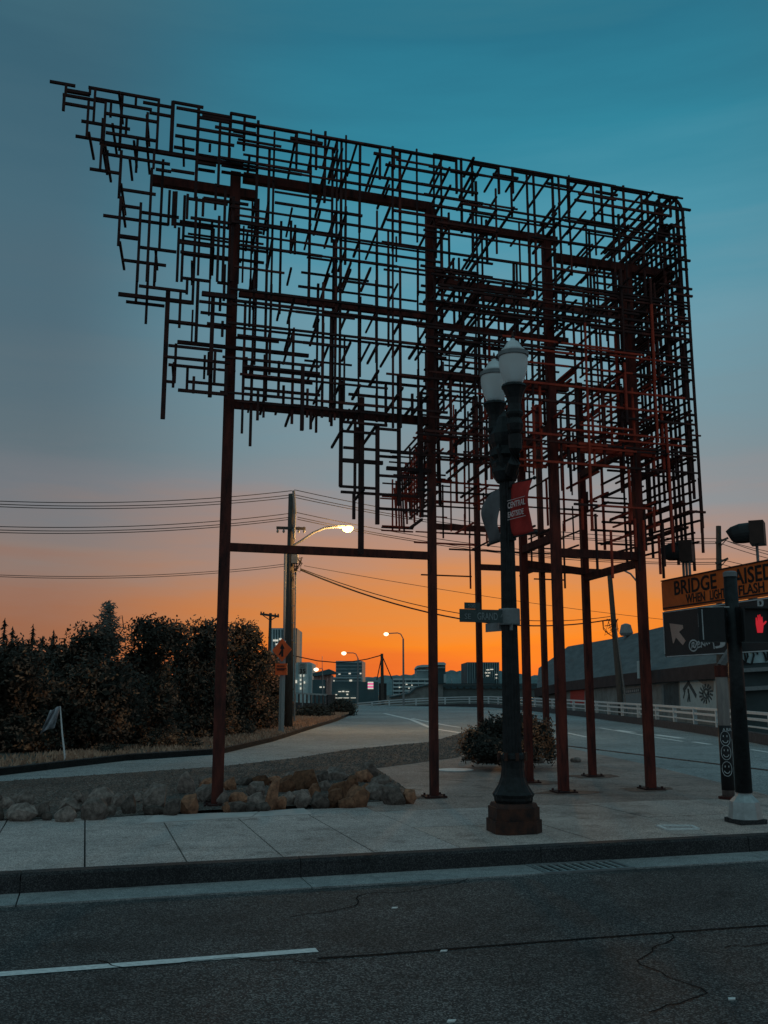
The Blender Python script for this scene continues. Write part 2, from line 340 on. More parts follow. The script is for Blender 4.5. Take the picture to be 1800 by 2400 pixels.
# slab lattice on the island front: left asphalt-grey slabs, right lighter plaza slabs
def inpoly(p, poly):
    c = False; j = len(poly) - 1
    for i in range(len(poly)):
        a, b = poly[i], poly[j]
        if (a[1] > p[1]) != (b[1] > p[1]) and p[0] < (b[0] - a[0]) * (p[1] - a[1]) / (b[1] - a[1]) + a[0]: c = not c
        j = i
    return c
def KC(p): d = Vector((p[0], p[1], 0)) - C0; return d.dot(KD), d.dot(KN)
def clip(poly, ins, inter):
    o = []
    for i in range(len(poly)):
        a, b = poly[i - 1], poly[i]
        if ins(b):
            if not ins(a): o.append(inter(a, b))
            o.append(b)
        elif ins(a): o.append(inter(a, b))
    return o
def clip_box(poly, x0, x1, y0, y1):
    def lx(v, s): return (lambda p: s * (p[0] - v) >= 0), (lambda a, b: (v, a[1] + (b[1] - a[1]) * (v - a[0]) / (b[0] - a[0])))
    def ly(v, s): return (lambda p: s * (p[1] - v) >= 0), (lambda a, b: (a[0] + (b[0] - a[0]) * (v - a[1]) / (b[1] - a[1]), v))
    for f in (lx(x0, 1), lx(x1, -1), ly(y0, 1), ly(y1, -1)):
        if len(poly) < 3: return []
        poly = clip(poly, *f)
    return poly
ISL = [KC(p) for p in back] + [(12, .14), (-9, .14)]
# planting bed edge (front of the boulders), in kerb coordinates
BEDF = [G(-260, 1945, ZS), G(0, 1922, ZS), G(240, 1917, ZS), G(480, 1900, ZS), G(760, 1886, ZS), G(985, 1872, ZS), G(880, 1800, ZS), G(960, 1790, ZS), G(1075, 1775, ZS), G(1095, 1762, ZS)]
bedpoly = [G(a, b, ZS) for a, b in BACK[:9]] + BEDF[::-1]
struct(sheet('planting_bed', bedpoly, ZS + .006, SOIL))
PATCH_U = KC(G(985, 1870, ZS))[0]
seed = random.Random(5)
def slab_grid(x0, x1, xs_, y0, y1, ys_, mats, jg=.008):
    x = x0
    while x < x1 - .05:
        y = y0
        while y < y1 - .05:
            pl = clip_box(ISL, x + jg, min(x + xs_, x1) - jg, y + jg, min(y + ys_, y1) - jg)
            if len(pl) >= 3:
                dz = seed.uniform(-.003, .0)
                pts = [C0 + KD * a + KN * b + Vector((0, 0, ZS + dz)) for a, b in pl]
                cx = sum(p.x for p in pts) / len(pts); cy = sum(p.y for p in pts) / len(pts)
                mb_ = MB(); mb_.prism(pts, (0, 0, -.028)); mb_.build('paving_slab', mats[seed.randrange(len(mats))], SW)
            y += ys_
        x += xs_
XD = KC(G(860, 1893, ZS))[0]; XD2 = KC(G(1075, 1985, ZS))[0]
XB = (XD + XD2) / 2
slab_grid(XB - .88 * 10, XB, .88, .14, 3.6, 3.6, [CONC])
slab_grid(XB, 12, 1.5, .14, 3.14, 1.5, [CONCL, CONCL, CONC]); slab_grid(XB, 12, 3.0, 3.14, 16, 3.0, [CONCD], .003)
# pale replacement strip in front of the boulders
m = MB()
for (a, b, c, d) in (((330, 1929), (588, 1914), (606, 1902), (362, 1911)), ((592, 1914), (731, 1907), (712, 1894), (610, 1901))):
    m = MB(); m.prism([G(*q, ZS + .006) for q in (a, b, c, d)], (0, 0, -.02)); m.build('pale_slab', mat('pale_new_concrete', (.5, .47, .46), .85, scale=4, var=.15, bump=.3), SW)
# ramp / bridge road behind the island
FAR = [(-400, 1832), (0, 1818), (150, 1800), (295, 1783), (515, 1768), (640, 1738), (720, 1712), (790, 1690), (830, 1672), (842, 1653)]
NEARB = [(900, 1654), (1000, 1655), (1150, 1658), (1300, 1672), (1450, 1691), (1640, 1718), (1800, 1744), (2000, 1786), (2600, 1850), (2100, 1955)]
rp = [G(a, b, 0) for a, b in FAR + NEARB] + [G(1800, 1985, 0), G(900, 1960, 0), G(0, 1960, 0), G(-400, 1990, 0)]
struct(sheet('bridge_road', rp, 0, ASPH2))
def stripe(pts, wd, z, name, m_=PAINTW, parent=None):
    mb_ = MB()
    for i in range(len(pts) - 1):
        a, b = Vector(pts[i]), Vector(pts[i + 1]); n = Vector((-(b - a).y, (b - a).x, 0)).normalized() * wd / 2
        mb_.quad((a.x - n.x, a.y - n.y, z), (b.x - n.x, b.y - n.y, z), (b.x + n.x, b.y + n.y, z), (a.x + n.x, a.y + n.y, z))
    return mb_.build(name, m_, parent)
struct(stripe([G(-200, 2298), G(743, 2226)], .1, .0, 'lane_marking'))
for pts, wd in (([(740, 1665 + 5), (900, 1672), (965, 1687), (1000, 1702), (1022, 1709), (1080, 1718)], .24), ([(965, 1684), (1000, 1691), (1045, 1700), (1078, 1705)], .2),
                ([(1405, 1706), (1440, 1712), (1510, 1724), (1600, 1738)], .14), ([(1443, 1711), (1485, 1717)], .3), ([(1535, 1722), (1600, 1731)], .3), ([(1625, 1739), (1665, 1745)], .2), ([(1760, 1757), (1830, 1768)], .15), ([(1280, 1692), (1310, 1697)], .16), ([(1330, 1718), (1376, 1728)], .16)):
    struct(stripe([G(*p) for p in pts], wd, .005, 'road_line'))
# verge with its kerb
VB = [(-400, 1765), (0, 1752), (300, 1735), (520, 1712), (660, 1688), (760, 1664), (820, 1653)]
vpoly = [G(a, b, 0) for a, b in FAR[:9]] + [G(a, b, 0) for a, b in VB[::-1]]
struct(sheet('verge', vpoly, .13, GRND, .3))
vk = struct(sheet('verge_kerb', [G(a, b, 0) for a, b in FAR[:9]] + [G(a, b, 0) + Vector((-.1, .35, 0)) for a, b in FAR[:9][::-1]], .142, KERB, .3))
# ---- grass, gravel (nobody could count them)
def blades(name, poly, n, h, m_, label, z, wd=.012, seed_=1):
    rr = random.Random(seed_); xs_ = [p.x for p in poly]; ys_ = [p.y for p in poly]; mb_ = MB(); k = 0; pl = [(p.x, p.y) for p in poly]
    while k < n:
        x, y = rr.uniform(min(xs_), max(xs_)), rr.uniform(min(ys_), max(ys_))
        if not inpoly((x, y), pl): continue
        if noise.noise((x * .7, y * .7, 3)) < -.12 and rr.random() < .7: k += 1; continue
        a = rr.uniform(0, 6.28); hh = h * rr.uniform(.4, 1.3); dx, dy = math.cos(a) * wd, math.sin(a) * wd
        tx, ty = rr.uniform(-.5, .5) * hh, rr.uniform(-.5, .5) * hh; k += 1
        mb_._add([(x - dx, y - dy, z), (x + dx, y + dy, z), (x + tx, y + ty, z + hh)], [(0, 1, 2)])
    o = mb_.build(name, m_); tag(o, label, name.replace('_', ' '), kind='stuff'); return o
gpoly = [G(a, b, 0) + Vector((0, .4, 0)) for a, b in FAR[:9]] + [G(a, b, 0) for a, b in [(820, 1655), (760, 1668), (660, 1696), (520, 1738), (300, 1765), (0, 1790), (-400, 1806)]]
blades('dry_grass', gpoly, 24000, .1, GRASS, 'dry pinkish grass along the verge of the ramp under the trees', .13, .03)
rr = random.Random(3); mb_ = MB(); pl = [(p.x, p.y) for p in bedpoly]; xs_ = [p[0] for p in pl]; ys_ = [p[1] for p in pl]; k = 0
while k < 9000:
    x, y = rr.uniform(max(-7, min(xs_)), max(xs_)), rr.uniform(min(ys_), max(ys_))
    if not inpoly((x, y), pl): continue
    s = rr.uniform(.01, .03); a = rr.uniform(0, 6); z = ZS + .004
    v = [(x + s * math.cos(a + q), y + s * math.sin(a + q), z) for q in (0, 2.1, 4.2)] + [(x, y, z + s * .9)]
    mb_._add(v, [(0, 1, 3), (1, 2, 3), (2, 0, 3)]); k += 1
tag(mb_.build('gravel', PEB), 'small dark gravel covering the bed behind the boulders', 'gravel', kind='stuff')
# ================================================================== STREET DETAILS
# storm drain grate
g0 = thing('storm_drain', 'black slotted drain grate set in the gutter before the lamp post', 'drain grate', P(C0, DR0, -.27))
mb_ = MB(); 
mb_.box(P(C0, (DR0 + DR1) / 2, -.47) + Vector((0, 0, -.014)), DR1 - DR0, .035, .05, (KD, KN, Vector((0, 0, 1))))
mb_.box(P(C0, (DR0 + DR1) / 2, -.06) + Vector((0, 0, -.014)), DR1 - DR0, .035, .05, (KD, KN, Vector((0, 0, 1))))
mb_.box(P(C0, DR0 + .018, -.265) + Vector((0, 0, -.014)), .035, .37, .05, (KD, KN, Vector((0, 0, 1))))
mb_.box(P(C0, DR1 - .018, -.265) + Vector((0, 0, -.014)), .035, .37, .05, (KD, KN, Vector((0, 0, 1))))
mb_.build('frame', GALVD, g0)
for i in range(10):
    mb_ = MB(); mb_.box(P(C0, DR0 + .08 + i * (DR1 - DR0 - .16) / 9, -.265) + Vector((0, 0, -.016)), .022, .37, .04, (KD, KN, Vector((0, 0, 1)))); mb_.build('grate_bar', GALV, g0)
mb_ = MB(); mb_.quad(P(C0, DR0, -.5), P(C0, DR1, -.5), P(C0, DR1, -.035), P(C0, DR0, -.035)); o = mb_.build('pit', INK, g0); o.location.z -= .009
# utility covers
c = G(1068, 1805, ZS); mb_ = MB(); mb_.lathe([(0, .34), (.012, .34), (.014, .32)], c, 28); o = mb_.build('manhole_cover', WHITE); tag(o, 'white round cover set flush in the plaza beside the second column', 'manhole cover')
bx0 = thing('utility_cover', 'rectangular utility lid with a pale rim in the sidewalk near the signal', 'utility lid', G(1588, 1940, ZS))
q = [G(1541, 1936, ZS), G(1620, 1936, ZS), G(1637, 1944, ZS), G(1563, 1945, ZS)]
mb_ = MB(); mb_.prism([p + Vector((0, 0, .004)) for p in q], (0, 0, -.02)); mb_.build('lid', CONC, bx0)
mb_ = MB()
for i in range(4): mb_.bar(q[i] + Vector((0, 0, .006)), q[(i + 1) % 4] + Vector((0, 0, .006)), .014, .036)
mb_.build('rim', WHITE, bx0)
# pavement markers and scraps
for i, (px, py, lab) in enumerate(((925, 2127, 'small pale road marker nearest the gutter in the street'), (1040, 2228, 'small white road marker beyond the end of the lane line'), (1058, 2392, 'small white road marker at the bottom edge of the street'), (1715, 2340, 'small white road marker far right in the street'))):
    c = G(px, py); mb_ = MB(); mb_.prism([c + KD * a + KN * b + Vector((0, 0, -.01)) for a, b in ((-.03, -.012), (.01, -.018), (.03, .008), (-.012, .016))], (0, 0, .012))
    tag(mb_.build('road_marker', WHITE), lab, 'road marker', 'pale markers on the street')
# tar seam
struct(stripe([G(745, 2246), G(900, 2236), G(1180, 2214), G(1500, 2190), G(1850, 2165)], .03, .001, 'tar_seam', mat('tar', (.016, .017, .018), .9, spec=.03)))
rr = random.Random(31)
for k, (a0, b0, L_, dr) in enumerate(((-1.2, -1.5, 2.6, .25), (1.4, -3.2, 3.2, -.1), (.2, -4.2, 1.8, .9), (3.2, -1.9, 2.4, .4), (-2.6, -2.3, 1.5, -.7))):
    pts = []; x, y = a0, b0; an = dr
    while (x - a0) ** 2 + (y - b0) ** 2 < L_ * L_ and len(pts) < 60:
        pts.append(P(C0, x, y)); an += rr.gauss(0, .35) - .2 * (an - dr); x += .09 * math.cos(an); y += .09 * math.sin(an)
    struct(stripe(pts, .011, .0005, 'road_crack', MATS['tar']))
# ---- boulders
S1, S2 = .3014, .3315
RK = [(30,440,120,90,1),(160,410,180,110,1),(135,525,220,110,1),(300,500,130,100,1),(520,470,170,100,1),(500,540,180,90,1),(720,500,190,140,1),(770,400,220,130,1),(850,500,90,80,1),(590,400,110,80,1),(910,420,110,100,1),(990,450,130,150,1),(1180,410,230,210,1),(1190,490,140,80,1),(1330,480,120,120,1),(1460,450,180,150,1),(1440,300,140,130,1),(1580,370,170,130,1),(1600,290,130,80,1),(1050,400,90,70,1),(360,540,80,70,1),(-20,530,80,90,1),(660,410,90,80,1),(-60,430,110,110,1),
 (120,250,170,90,2),(100,330,160,140,2),(370,245,130,60,2),(480,245,120,70,2),(590,245,120,60,2),(660,265,130,120,2),(560,350,110,200,2),(450,320,150,100,2),(320,370,130,70,2),(300,430,180,70,2),(450,390,150,80,2),(400,435,120,50,2),(700,215,100,70,2),(800,255,200,120,2),(930,270,120,90,2),(1010,195,160,90,2),(930,220,100,70,2),(740,340,110,70,2),(780,375,140,100,2),(680,375,130,80,2),(900,390,130,90,2),(1010,370,120,110,2),(1110,290,100,170,2),(1050,310,140,120,2),(1160,370,180,120,2),(1210,215,130,80,2),(1250,170,130,90,2),(1330,260,170,90,2),(1300,320,180,120,2),(1420,340,170,140,2),(1540,355,120,100,2),(620,400,110,70,2),(240,430,90,70,2),(1230,300,100,90,2),(860,330,120,110,2),(500,430,110,60,2),(200,360,120,110,2),(260,270,100,80,2),(1100,400,110,70,2)]
rocks = []
for (cx, cy, ww, hh, t) in RK:
    s = S1 if t == 1 else S2; ox = 0 if t == 1 else 450
    rocks.append((ox + cx * s, 1750 + (cy + hh / 2) * s, ww * s, hh * s))
rocks.sort()
rows = {'front': 0, 'rear': 0}
def fline(px): return 1922 + (1872 - 1922) * (px / 985)
ordn = lambda n: f'{n}{"th" if 10 <= n % 100 <= 20 else {1: "st", 2: "nd", 3: "rd"}.get(n % 10, "th")}'
for i, (px, py, ww, hh) in enumerate(rocks):
    rr = random.Random(100 + i); c = G(px, py, ZS); sc_ = c.y / F * 1.03
    bx, by, bz = ww * sc_ * rr.uniform(.46, .6), ww * sc_ * rr.uniform(.36, .52), hh * sc_ * rr.uniform(.62, .82)
    bm = bmesh.new(); npt = rr.randint(11, 17)
    for q in range(npt):
        zz = 1 - 2 * (q + .5) / npt; a = q * 2.39996 + rr.uniform(-.5, .5); rad = math.sqrt(max(0, 1 - zz * zz)); f = rr.uniform(.82, 1.12)
        bm.verts.new((rad * math.cos(a) * f, rad * math.sin(a) * f, zz * f))
    res = bmesh.ops.convex_hull(bm, input=bm.verts)
    bmesh.ops.delete(bm, geom=[g for g in res['geom_interior'] if isinstance(g, bmesh.types.BMVert)], context='VERTS')
    bmesh.ops.bevel(bm, geom=list(bm.edges), offset=.045, segments=2, affect='EDGES', profile=.6)
    o3 = Vector((rr.random() * 50, rr.random() * 50, rr.random() * 50))
    for v in bm.verts:
        p = v.co * (1.02 + .05 * noise.noise(v.co * 3 + o3)); v.co = (p.x * bx, p.y * by, p.z * bz)
    me = bpy.data.meshes.new('boulder'); bm.to_mesh(me); bm.free()
    brown = px > 420 and rr.random() < .45
    me.materials.append(ROCKB if brown else ROCK)
    o = link('boulder', me, None, (c.x, c.y + by * .6, ZS + bz * .5)); o.rotation_euler = (rr.uniform(-.3, .3), rr.uniform(-.35, .35), rr.uniform(-.4, .4))
    row = 'front' if py > fline(px) - 22 else 'rear'; rows[row] += 1
    size = 'large' if ww > 52 else 'small' if ww < 34 else 'medium'
    shp = 'tall' if hh > ww * .85 else 'flat' if hh < ww * .5 else 'rounded'
    tag(o, f'{size} {shp} {"brown" if brown else "grey"} boulder, {ordn(rows[row])} from the left in the {row} row of the rock edging', 'boulder', 'boulders edging the planting bed')
# ================================================================== SCULPTURE
SB = Vector((.72, 14.38, ZS))
def S(u, w_, z): return SB + UV * u + WV * w_ + Vector((0, 0, z - ZS))
def FP(px, py, w_=0.0):
    """pixel of the photo onto the sculpture's plane at depth w: (u, z)"""
    r = ray(px, py); nrm_ = Vector((-UV.y, UV.x, 0)); o = SB + WV * w_ - Vector((0, 0, CAMH))
    t = nrm_.dot(Vector((o.x, o.y, 0))) / nrm_.dot(r); p = r * t
    return (Vector((p.x, p.y, 0)) - Vector((o.x, o.y, 0))).dot(UV), CAMH + p.z
def WP(u, px, py):
    pass
STAIN = speckled('rust_stained_concrete', (.2, .115, .09), (.09, .055, .045), (.34, .22, .18), .9, 120, (.5, 1.4), 2.5)
sculp = thing('steel_sculpture', 'tall rusted steel sculpture of tangled lattice bars on square columns', 'sculpture', SB)
ZTOP = FP(1010, 487)[1]
cols = dict(A=(-3.1, 0, FP(568, 410)[1]), B=(0, 0, ZTOP), C=(2.07, 0, FP(1300, 560)[1]), D=(3.577, 0, FP(1540, 640)[1]), F=(2.07, 1.53, 7.4), E=(3.577, 2.26, 7.4), G=(2.82, 6.68, 8.4), H=(4.5, 6.87, 8.4))
tks = dict(A=.155, B=.12, C=.14, D=.135)
for k, (u, w_, zt) in cols.items():
    tk = tks.get(k, .122)
    mb_ = MB(); mb_.box(S(u, w_, (zt + ZS) / 2), tk, tk, zt - ZS, (UV, WV, Vector((0, 0, 1)))); mb_.build('column', RUSTTINT if k in 'CDEF' else RUST, sculp)
    mb_ = MB(); mb_.box(S(u, w_, ZS + .012), tk + .2, tk + .2, .024, (UV, WV, Vector((0, 0, 1))))
    for sx in (-1, 1):
        for sy in (-1, 1): mb_.box(S(u + sx * (tk / 2 + .06), w_ + sy * (tk / 2 + .06), ZS + .036), .03, .03, .03)
    mb_.build('base_plate', RUSTD, sculp)
rr = random.Random(77)
for k, (u, w_, zt) in cols.items():
    if k in 'GA': continue
    c = S(u, w_, ZS); ra = .3 if k == 'B' else .5; pts = []
    for q in range(26):
        a = q * 2 * math.pi / 26; d = ra * (.7 + .45 * noise.noise((math.cos(a) * 1.3 + u, math.sin(a) * 1.3, w_))) * rr.uniform(.85, 1.1); pts.append(c + UV * d * math.cos(a) * 1.2 + WV * d * math.sin(a))
    sheet('rust_stain', pts, ZS + .003, STAIN).parent = SW
def beam(a, b, t, tz, m_=RUST, name='beam'):
    mb_ = MB(); d = (b - a).normalized(); x = (Vector((0, 0, 1)) - d * d.z).normalized(); y = d.cross(x)
    mb_.box((a + b) / 2, tz * .8, t * .8, (b - a).length, (x, y, d)); return mb_.build(name, m_, sculp)
def fb(p, q, w_=0.0, t=.13, tz=.15, m_=None):
    u0, z0 = FP(*p, w_); u1, z1 = FP(*q, w_); z = (z0 + z1) / 2
    beam(S(u0, w_, z), S(u1, w_, z), t, tz, m_ or RUST)
fb((358, 420), (600, 462), 0, .14, .17); fb((570, 418), (1012, 486), 0, .14, .17); fb((545, 948), (1012, 987)); fb((530, 1282), (1012, 1303), 0, .12, .14)
fb((1018, 523), (1304, 564), 0, .13, .15); fb((1300, 600), (1577, 650), 0, .14, .17); fb((1018, 884), (1330, 905), 0, .12, .14); fb((1299, 1044), (1532, 1062), 0, .15, .2, RUSTREFL)
fb((1299, 1291), (1500, 1308), 0, .13, .16); fb((560, 690), (1012, 745), 0, .1, .09); fb((1012, 760), (1330, 800), 0, .1, .1)
fb((1012, 655), (1250, 690), .3, .1, .1)
for (u0, w0, u1, w1, px, py) in ((2.07, 0, 2.07, 1.53, 1307, 1258), (3.577, 0, 3.577, 2.26, 1492, 1318), (2.07, 0, 2.07, 1.53, 1307, 1000), (3.577, 0, 3.577, 2.26, 1492, 1045), (2.07, 1.53, 3.577, 2.26, 1240, 1290)):
    z = FP(px, py)[1]; beam(S(u0, w0, z), S(u1, w1, z), .13, .15)
def back_beam(p, q, w_): u0, z0 = FP(*p, w_); u1, z1 = FP(*q, w_); z = (z0 + z1) / 2; beam(S(u0, w_, z), S(u1, w_, z), .14, .16)
back_beam((1005, 1232), (1300, 1250), 6.7); back_beam((1120, 1325), (1420, 1345), 6.7); back_beam((1128, 700), (1500, 745), 6.7)
# ---- lattice bars: (p0, p1, thickness, material)
BARS = []
def addbar(a, b, t, m_): BARS.append((a, b, t, m_))
def tile(lst, ox, oy, s, w_, kind, thick=.052):
    for q in lst:
        t = q[4] if len(q) > 4 else thick
        p0 = (ox + q[0] * s, oy + q[1] * s); p1 = (ox + q[2] * s, oy + q[3] * s); ww = w_ + random.choice((-.12, 0, 0, .12))
        u0, z0 = FP(*p0, ww); u1, z1 = FP(*p1, ww)
        if kind == 'h': z = (z0 + z1) / 2; addbar(S(u0, ww, z), S(u1, ww, z), t, 1)
        else: u = (u0 + u1) / 2; addbar(S(u, ww, z0), S(u, ww, z1), t, 1)
H1 = [(55,103,255,138),(180,178,370,200,.07),(155,208,500,262),(170,275,400,310),(355,152,910,245),(400,235,620,270),(300,415,680,470),(490,500,880,565),(255,530,470,560),(440,600,1560,735,.075),(470,650,990,760),(495,355,890,415),(620,285,850,322),(780,270,1010,300),(830,345,1000,375),(1010,262,1250,305),(1040,320,1460,368),(1220,380,1450,425),(1040,455,1570,520),(1030,525,1490,600),(1020,610,1180,640),(365,785,600,815),(620,940,880,985),(470,1145,980,1215),(610,1070,760,1085),(600,1305,740,1325,.07),(750,1400,1040,1420),(620,1495,960,1530),(760,1130,1060,1150),(1040,1210,1330,1250),(1060,1355,1330,1385),(1070,1430,1300,1455),(1210,680,1360,690),(1210,740,1350,750),(1210,790,1340,800),(1000,780,1180,830),(880,790,1000,800),(1250,1010,1600,1060),(1120,1020,1440,1050),(1150,1160,1500,1215),(1340,460,1659,505),(1240,370,1460,400),(1460,350,1659,385),(1560,440,1659,455),(1380,700,1659,735),(1390,760,1659,790),(1390,810,1640,840)]
V1 = [(180,130,180,212),(165,200,165,330,.06),(355,255,345,540),(405,165,400,415),(365,150,372,205),(490,262,475,560),(465,390,462,580),(530,262,530,380),(612,200,606,640,.06),(725,230,725,290),(905,240,885,640),(1012,260,1000,660,.075),(1212,310,1190,1010,.06),(1463,345,1463,480),(1380,430,1365,920),(1575,370,1560,640),(650,390,650,520),(815,345,810,540),(735,550,730,810),(455,590,450,790),(500,640,500,810),(606,640,600,1010,.06),(600,1010,595,1380,.055),(755,1045,745,1659),(835,775,825,1659),(930,710,915,1410),(985,950,980,1220),(1020,960,1010,1220),(1060,1240,1045,1659),(1100,990,1085,1659),(1190,1000,1180,1659),(1250,1010,1245,1150),(1350,900,1340,1100),(1335,1250,1320,1400),(870,640,860,780),(1455,620,1450,720),(1300,590,1300,650),(1040,960,1030,1240),(1130,980,1120,1170),(1420,950,1400,1659),(1480,1000,1470,1659),(1370,1150,1360,1659),(880,1410,875,1659)]
H2 = [(90,425,660,500,.07),(150,490,450,520),(250,375,620,400),(480,640,700,660),(730,570,970,600),(780,655,970,680),(550,795,1570,915,.07),(480,840,900,860),(440,915,960,965),(480,980,780,1005),(460,1110,530,1112),(630,1110,960,1140),(555,1170,940,1215,.06),(740,425,1000,455,.09),(720,490,970,510),(590,310,810,325),(1060,1160,1659,1215),(1060,985,1659,1050),(1060,1070,1600,1125),(1180,1320,1590,1355),(860,340,970,350),(850,430,980,440)]
V2 = [(320,190,310,660),(375,190,370,370),(240,170,230,490),(465,390,450,1400,.085),(580,400,560,690),(625,310,625,430),(672,330,670,510),(705,330,700,800,.06),(825,430,805,1230,.075),(905,640,895,760),(537,815,530,1120),(522,960,518,1155),(628,995,625,1170),(677,1070,675,1200),(795,880,790,1060),(842,860,838,1130),(932,990,925,1220),(1177,1180,1173,1410),(1523,990,1520,1490,.07),(1588,1350,1585,1480),(1087,920,1083,1080),(1245,800,1237,1260),(1340,950,1335,1225),(1376,1140,1374,1280),(885,430,880,560),(920,200,910,480),(960,200,950,480)]
H4 = [(660,1030,950,1050),(680,1155,1270,1205),(675,1255,985,1280,.08),(1015,1315,1360,1345,.08),(950,1370,1270,1400),(650,1460,930,1475),(660,1498,1280,1545),(950,1630,1350,1655),(680,960,1020,985),(950,1010,1120,1025),(720,735,1360,810),(1120,600,1360,620,.08),(960,1225,1100,1235),(1290,1105,1360,1110),(1290,1215,1360,1220),(1250,1480,1360,1490)]
V4 = [(664,640,658,1460,.07),(772,900,768,1500),(762,1510,760,1715,.06),(820,770,816,1985,.1),(948,990,940,1755,.075),(1112,600,1110,1610,.07),(1010,670,1008,985),(1278,740,1275,1540,.1),(1295,1540,1290,1700),(1217,740,1213,900),(360,800,358,1020,.07),(427,880,425,1015),(588,900,585,990),(790,1000,786,1280)]
tile(H1, 100, 160, .3014, -.35, 'h'); tile(V1, 100, 160, .3014, -.35, 'v'); tile(H2, 250, 560, .3014, -.3, 'h'); tile(V2, 250, 560, .3014, -.3, 'v'); tile(H4, 600, 700, .3014, -.25, 'h'); tile(V4, 600, 700, .3014, -.25, 'v')
# short spurs running back from the left lattice
rr = random.Random(21)
for px, py, ln in ((285,440,.9),(265,300,.8),(345,280,.8),(345,340,.9),(315,340,.7),(305,380,.6),(285,470,.9),(282,575,.9),(210,320,.7),(240,340,.9),(248,350,1.0),(365,590,.7),(450,620,.8),(500,590,.9),(540,470,1.0),(430,330,.8),(280,225,.8),(480,840,1.0),(405,860,.7),(495,880,.8),(620,930,1.0),(800,1010,1.1),(835,950,.9),(880,1000,1.2),(960,960,.9),(850,1150,.8),(960,1130,.8),(985,1220,.8),(1000,1060,.8),(930,930,1.3),(1000,930,1.2)):
    u, z = FP(px, py, -.35); addbar(S(u, -.45, z), S(u, -.45 + ln, z), .05, 1)
# woven grid layers of the main body
U0 = FP(575, 700, -.3)[0]; U1 = FP(1008, 700)[0]; UR = FP(1632, 1100, -.4)[0]
ZT = (FP(560, 285, -.35)[1] + FP(1560, 470, -.35)[1]) / 2; ZB = FP(600, 985)[1]; ZB1 = FP(1010, 1220)[1]; ZB2 = FP(1500, 1300)[1]
def weave(u0, u1, z0, z1, w_, du, dz, rr, t=(.036, .054), keep=.8, seg=(.3, 1.5), mm=1, topj=True, over=.12):
    us = []; u = u0
    while u <= u1: us.append(u); u += du * rr.choice((.35, .6, .9, 1.1, 1.4, 1.7))
    zs = []; z = z1
    while z >= z0: zs.append(z); z -= dz * rr.choice((.3, .6, .9, 1.2, 1.5, 1.8))
    if len(us) < 2 or len(zs) < 2: return us, zs
    for u in us:
        z = z1 - (rr.choice((0, 0, .05, .25, .4)) if topj else 0)
        while z > z0 + .1:
            l = rr.uniform(*seg); e = max(z - l, z0 - (rr.uniform(0, .5) if rr.random() < .3 else 0))
            if rr.random() < keep: addbar(S(u, w_ + rr.uniform(-.03, .03), z + rr.uniform(0, over)), S(u, w_, e - rr.uniform(0, over)), rr.uniform(*t), mm if rr.random() > .25 else 0)
            z = e
    for z in zs:
        u = u0 - rr.uniform(0, .3)
        while u < u1:
            l = rr.uniform(*seg); e = min(u + l, u1 + rr.uniform(0, .12))
            if rr.random() < keep: addbar(S(u - rr.uniform(0, over), w_ - .05, z), S(min(e + rr.uniform(0, over), UR + .03 + max(0, w_ - 3) * .12), w_ - .05, z), rr.uniform(*t), mm if rr.random() > .25 else 0)
            u = e
    return us, zs
def spurs(us, zs, w0, n, ln, rr, t=(.04, .055)):
    for _ in range(n):
        u, z = rr.choice(us), rr.choice(zs) + rr.uniform(-.014, .014); l = rr.uniform(*ln); a = w0 - rr.uniform(0, .15)
        addbar(S(u, a, z), S(u, a + l, z), rr.uniform(*t), 1 if rr.random() > .2 else 0)
r1 = random.Random(4)
# middle bay (between the two front columns)
us, zs = weave(U0, U1, ZB + .05, ZT, -.35, .2, .19, r1, keep=.8); spurs(us, zs, -.35, 60, (.3, 1.2), r1)
us, zs = weave(U0 + .1, U1, ZB + .3, ZT - .9, .35, .26, .26, r1, keep=.46); spurs(us, zs, .35, 24, (.3, 1.1), r1)
us, zs = weave(U0 + 1.2, U1, ZB + .5, ZT - 1.3, 1.1, .42, .42, r1, keep=.42); spurs(us, zs, 1.1, 16, (.4, 1.2), r1)
# narrow upper strip over the left end down to the beam
us, zs = weave(FP(470, 480, .2)[0], U0 + .2, FP(470, 640, .2)[1], FP(470, 520, .2)[1], .2, .2, .2, r1, keep=.8, seg=(.3, .9), topj=False)
us, zs = weave(FP(455, 640, .3)[0], FP(530, 640, .3)[0], FP(455, 900, .3)[1], FP(455, 560, .3)[1], .3, .17, .24, r1, keep=.65, seg=(.4, 1.4), topj=False)
# right bay
us, zs = weave(U1 + .1, UR, ZB2 + 1.3, ZT, -.4, .2, .18, r1, keep=.78); spurs(us, zs, -.4, 130, (.3, 1.6), r1)
us, zs = weave(U1 + .2, UR, ZB2 + 1.2, ZT - .5, .35, .26, .26, r1, keep=.46); spurs(us, zs, .35, 60, (.6, 1.8), r1)
us, zs = weave(U1 + .5, UR, ZB2 + 1.0, ZT - .8, 1.4, .28, .28, r1, keep=.45); spurs(us, zs, 1.4, 60, (.5, 1.6), r1)
us, zs = weave(U1 + .8, UR, ZB2 + .6, ZT - 1.2, 2.3, .3, .3, r1, keep=.42)
us, zs = weave(2.5, UR, ZB2 + .1, ZT - .3, -.5, .5, .42, r1, keep=.55)
us, zs = weave(3.7, UR, ZB2 + .3, ZT - .4, 1.6, .26, .26, r1, keep=.7); spurs(us, zs, -.4, 80, (1.2, 2.3), r1)
us, zs = weave(1.6, UR + .6, 3.9, ZT - .6, 6.7, .4, .4, r1, keep=.5); spurs(us, zs, 5.2, 40, (.8, 2.2), r1)
us, zs = weave(1.6, UR + .4, 4.6, ZT - 1.2, 4.6, .46, .46, r1, keep=.38)
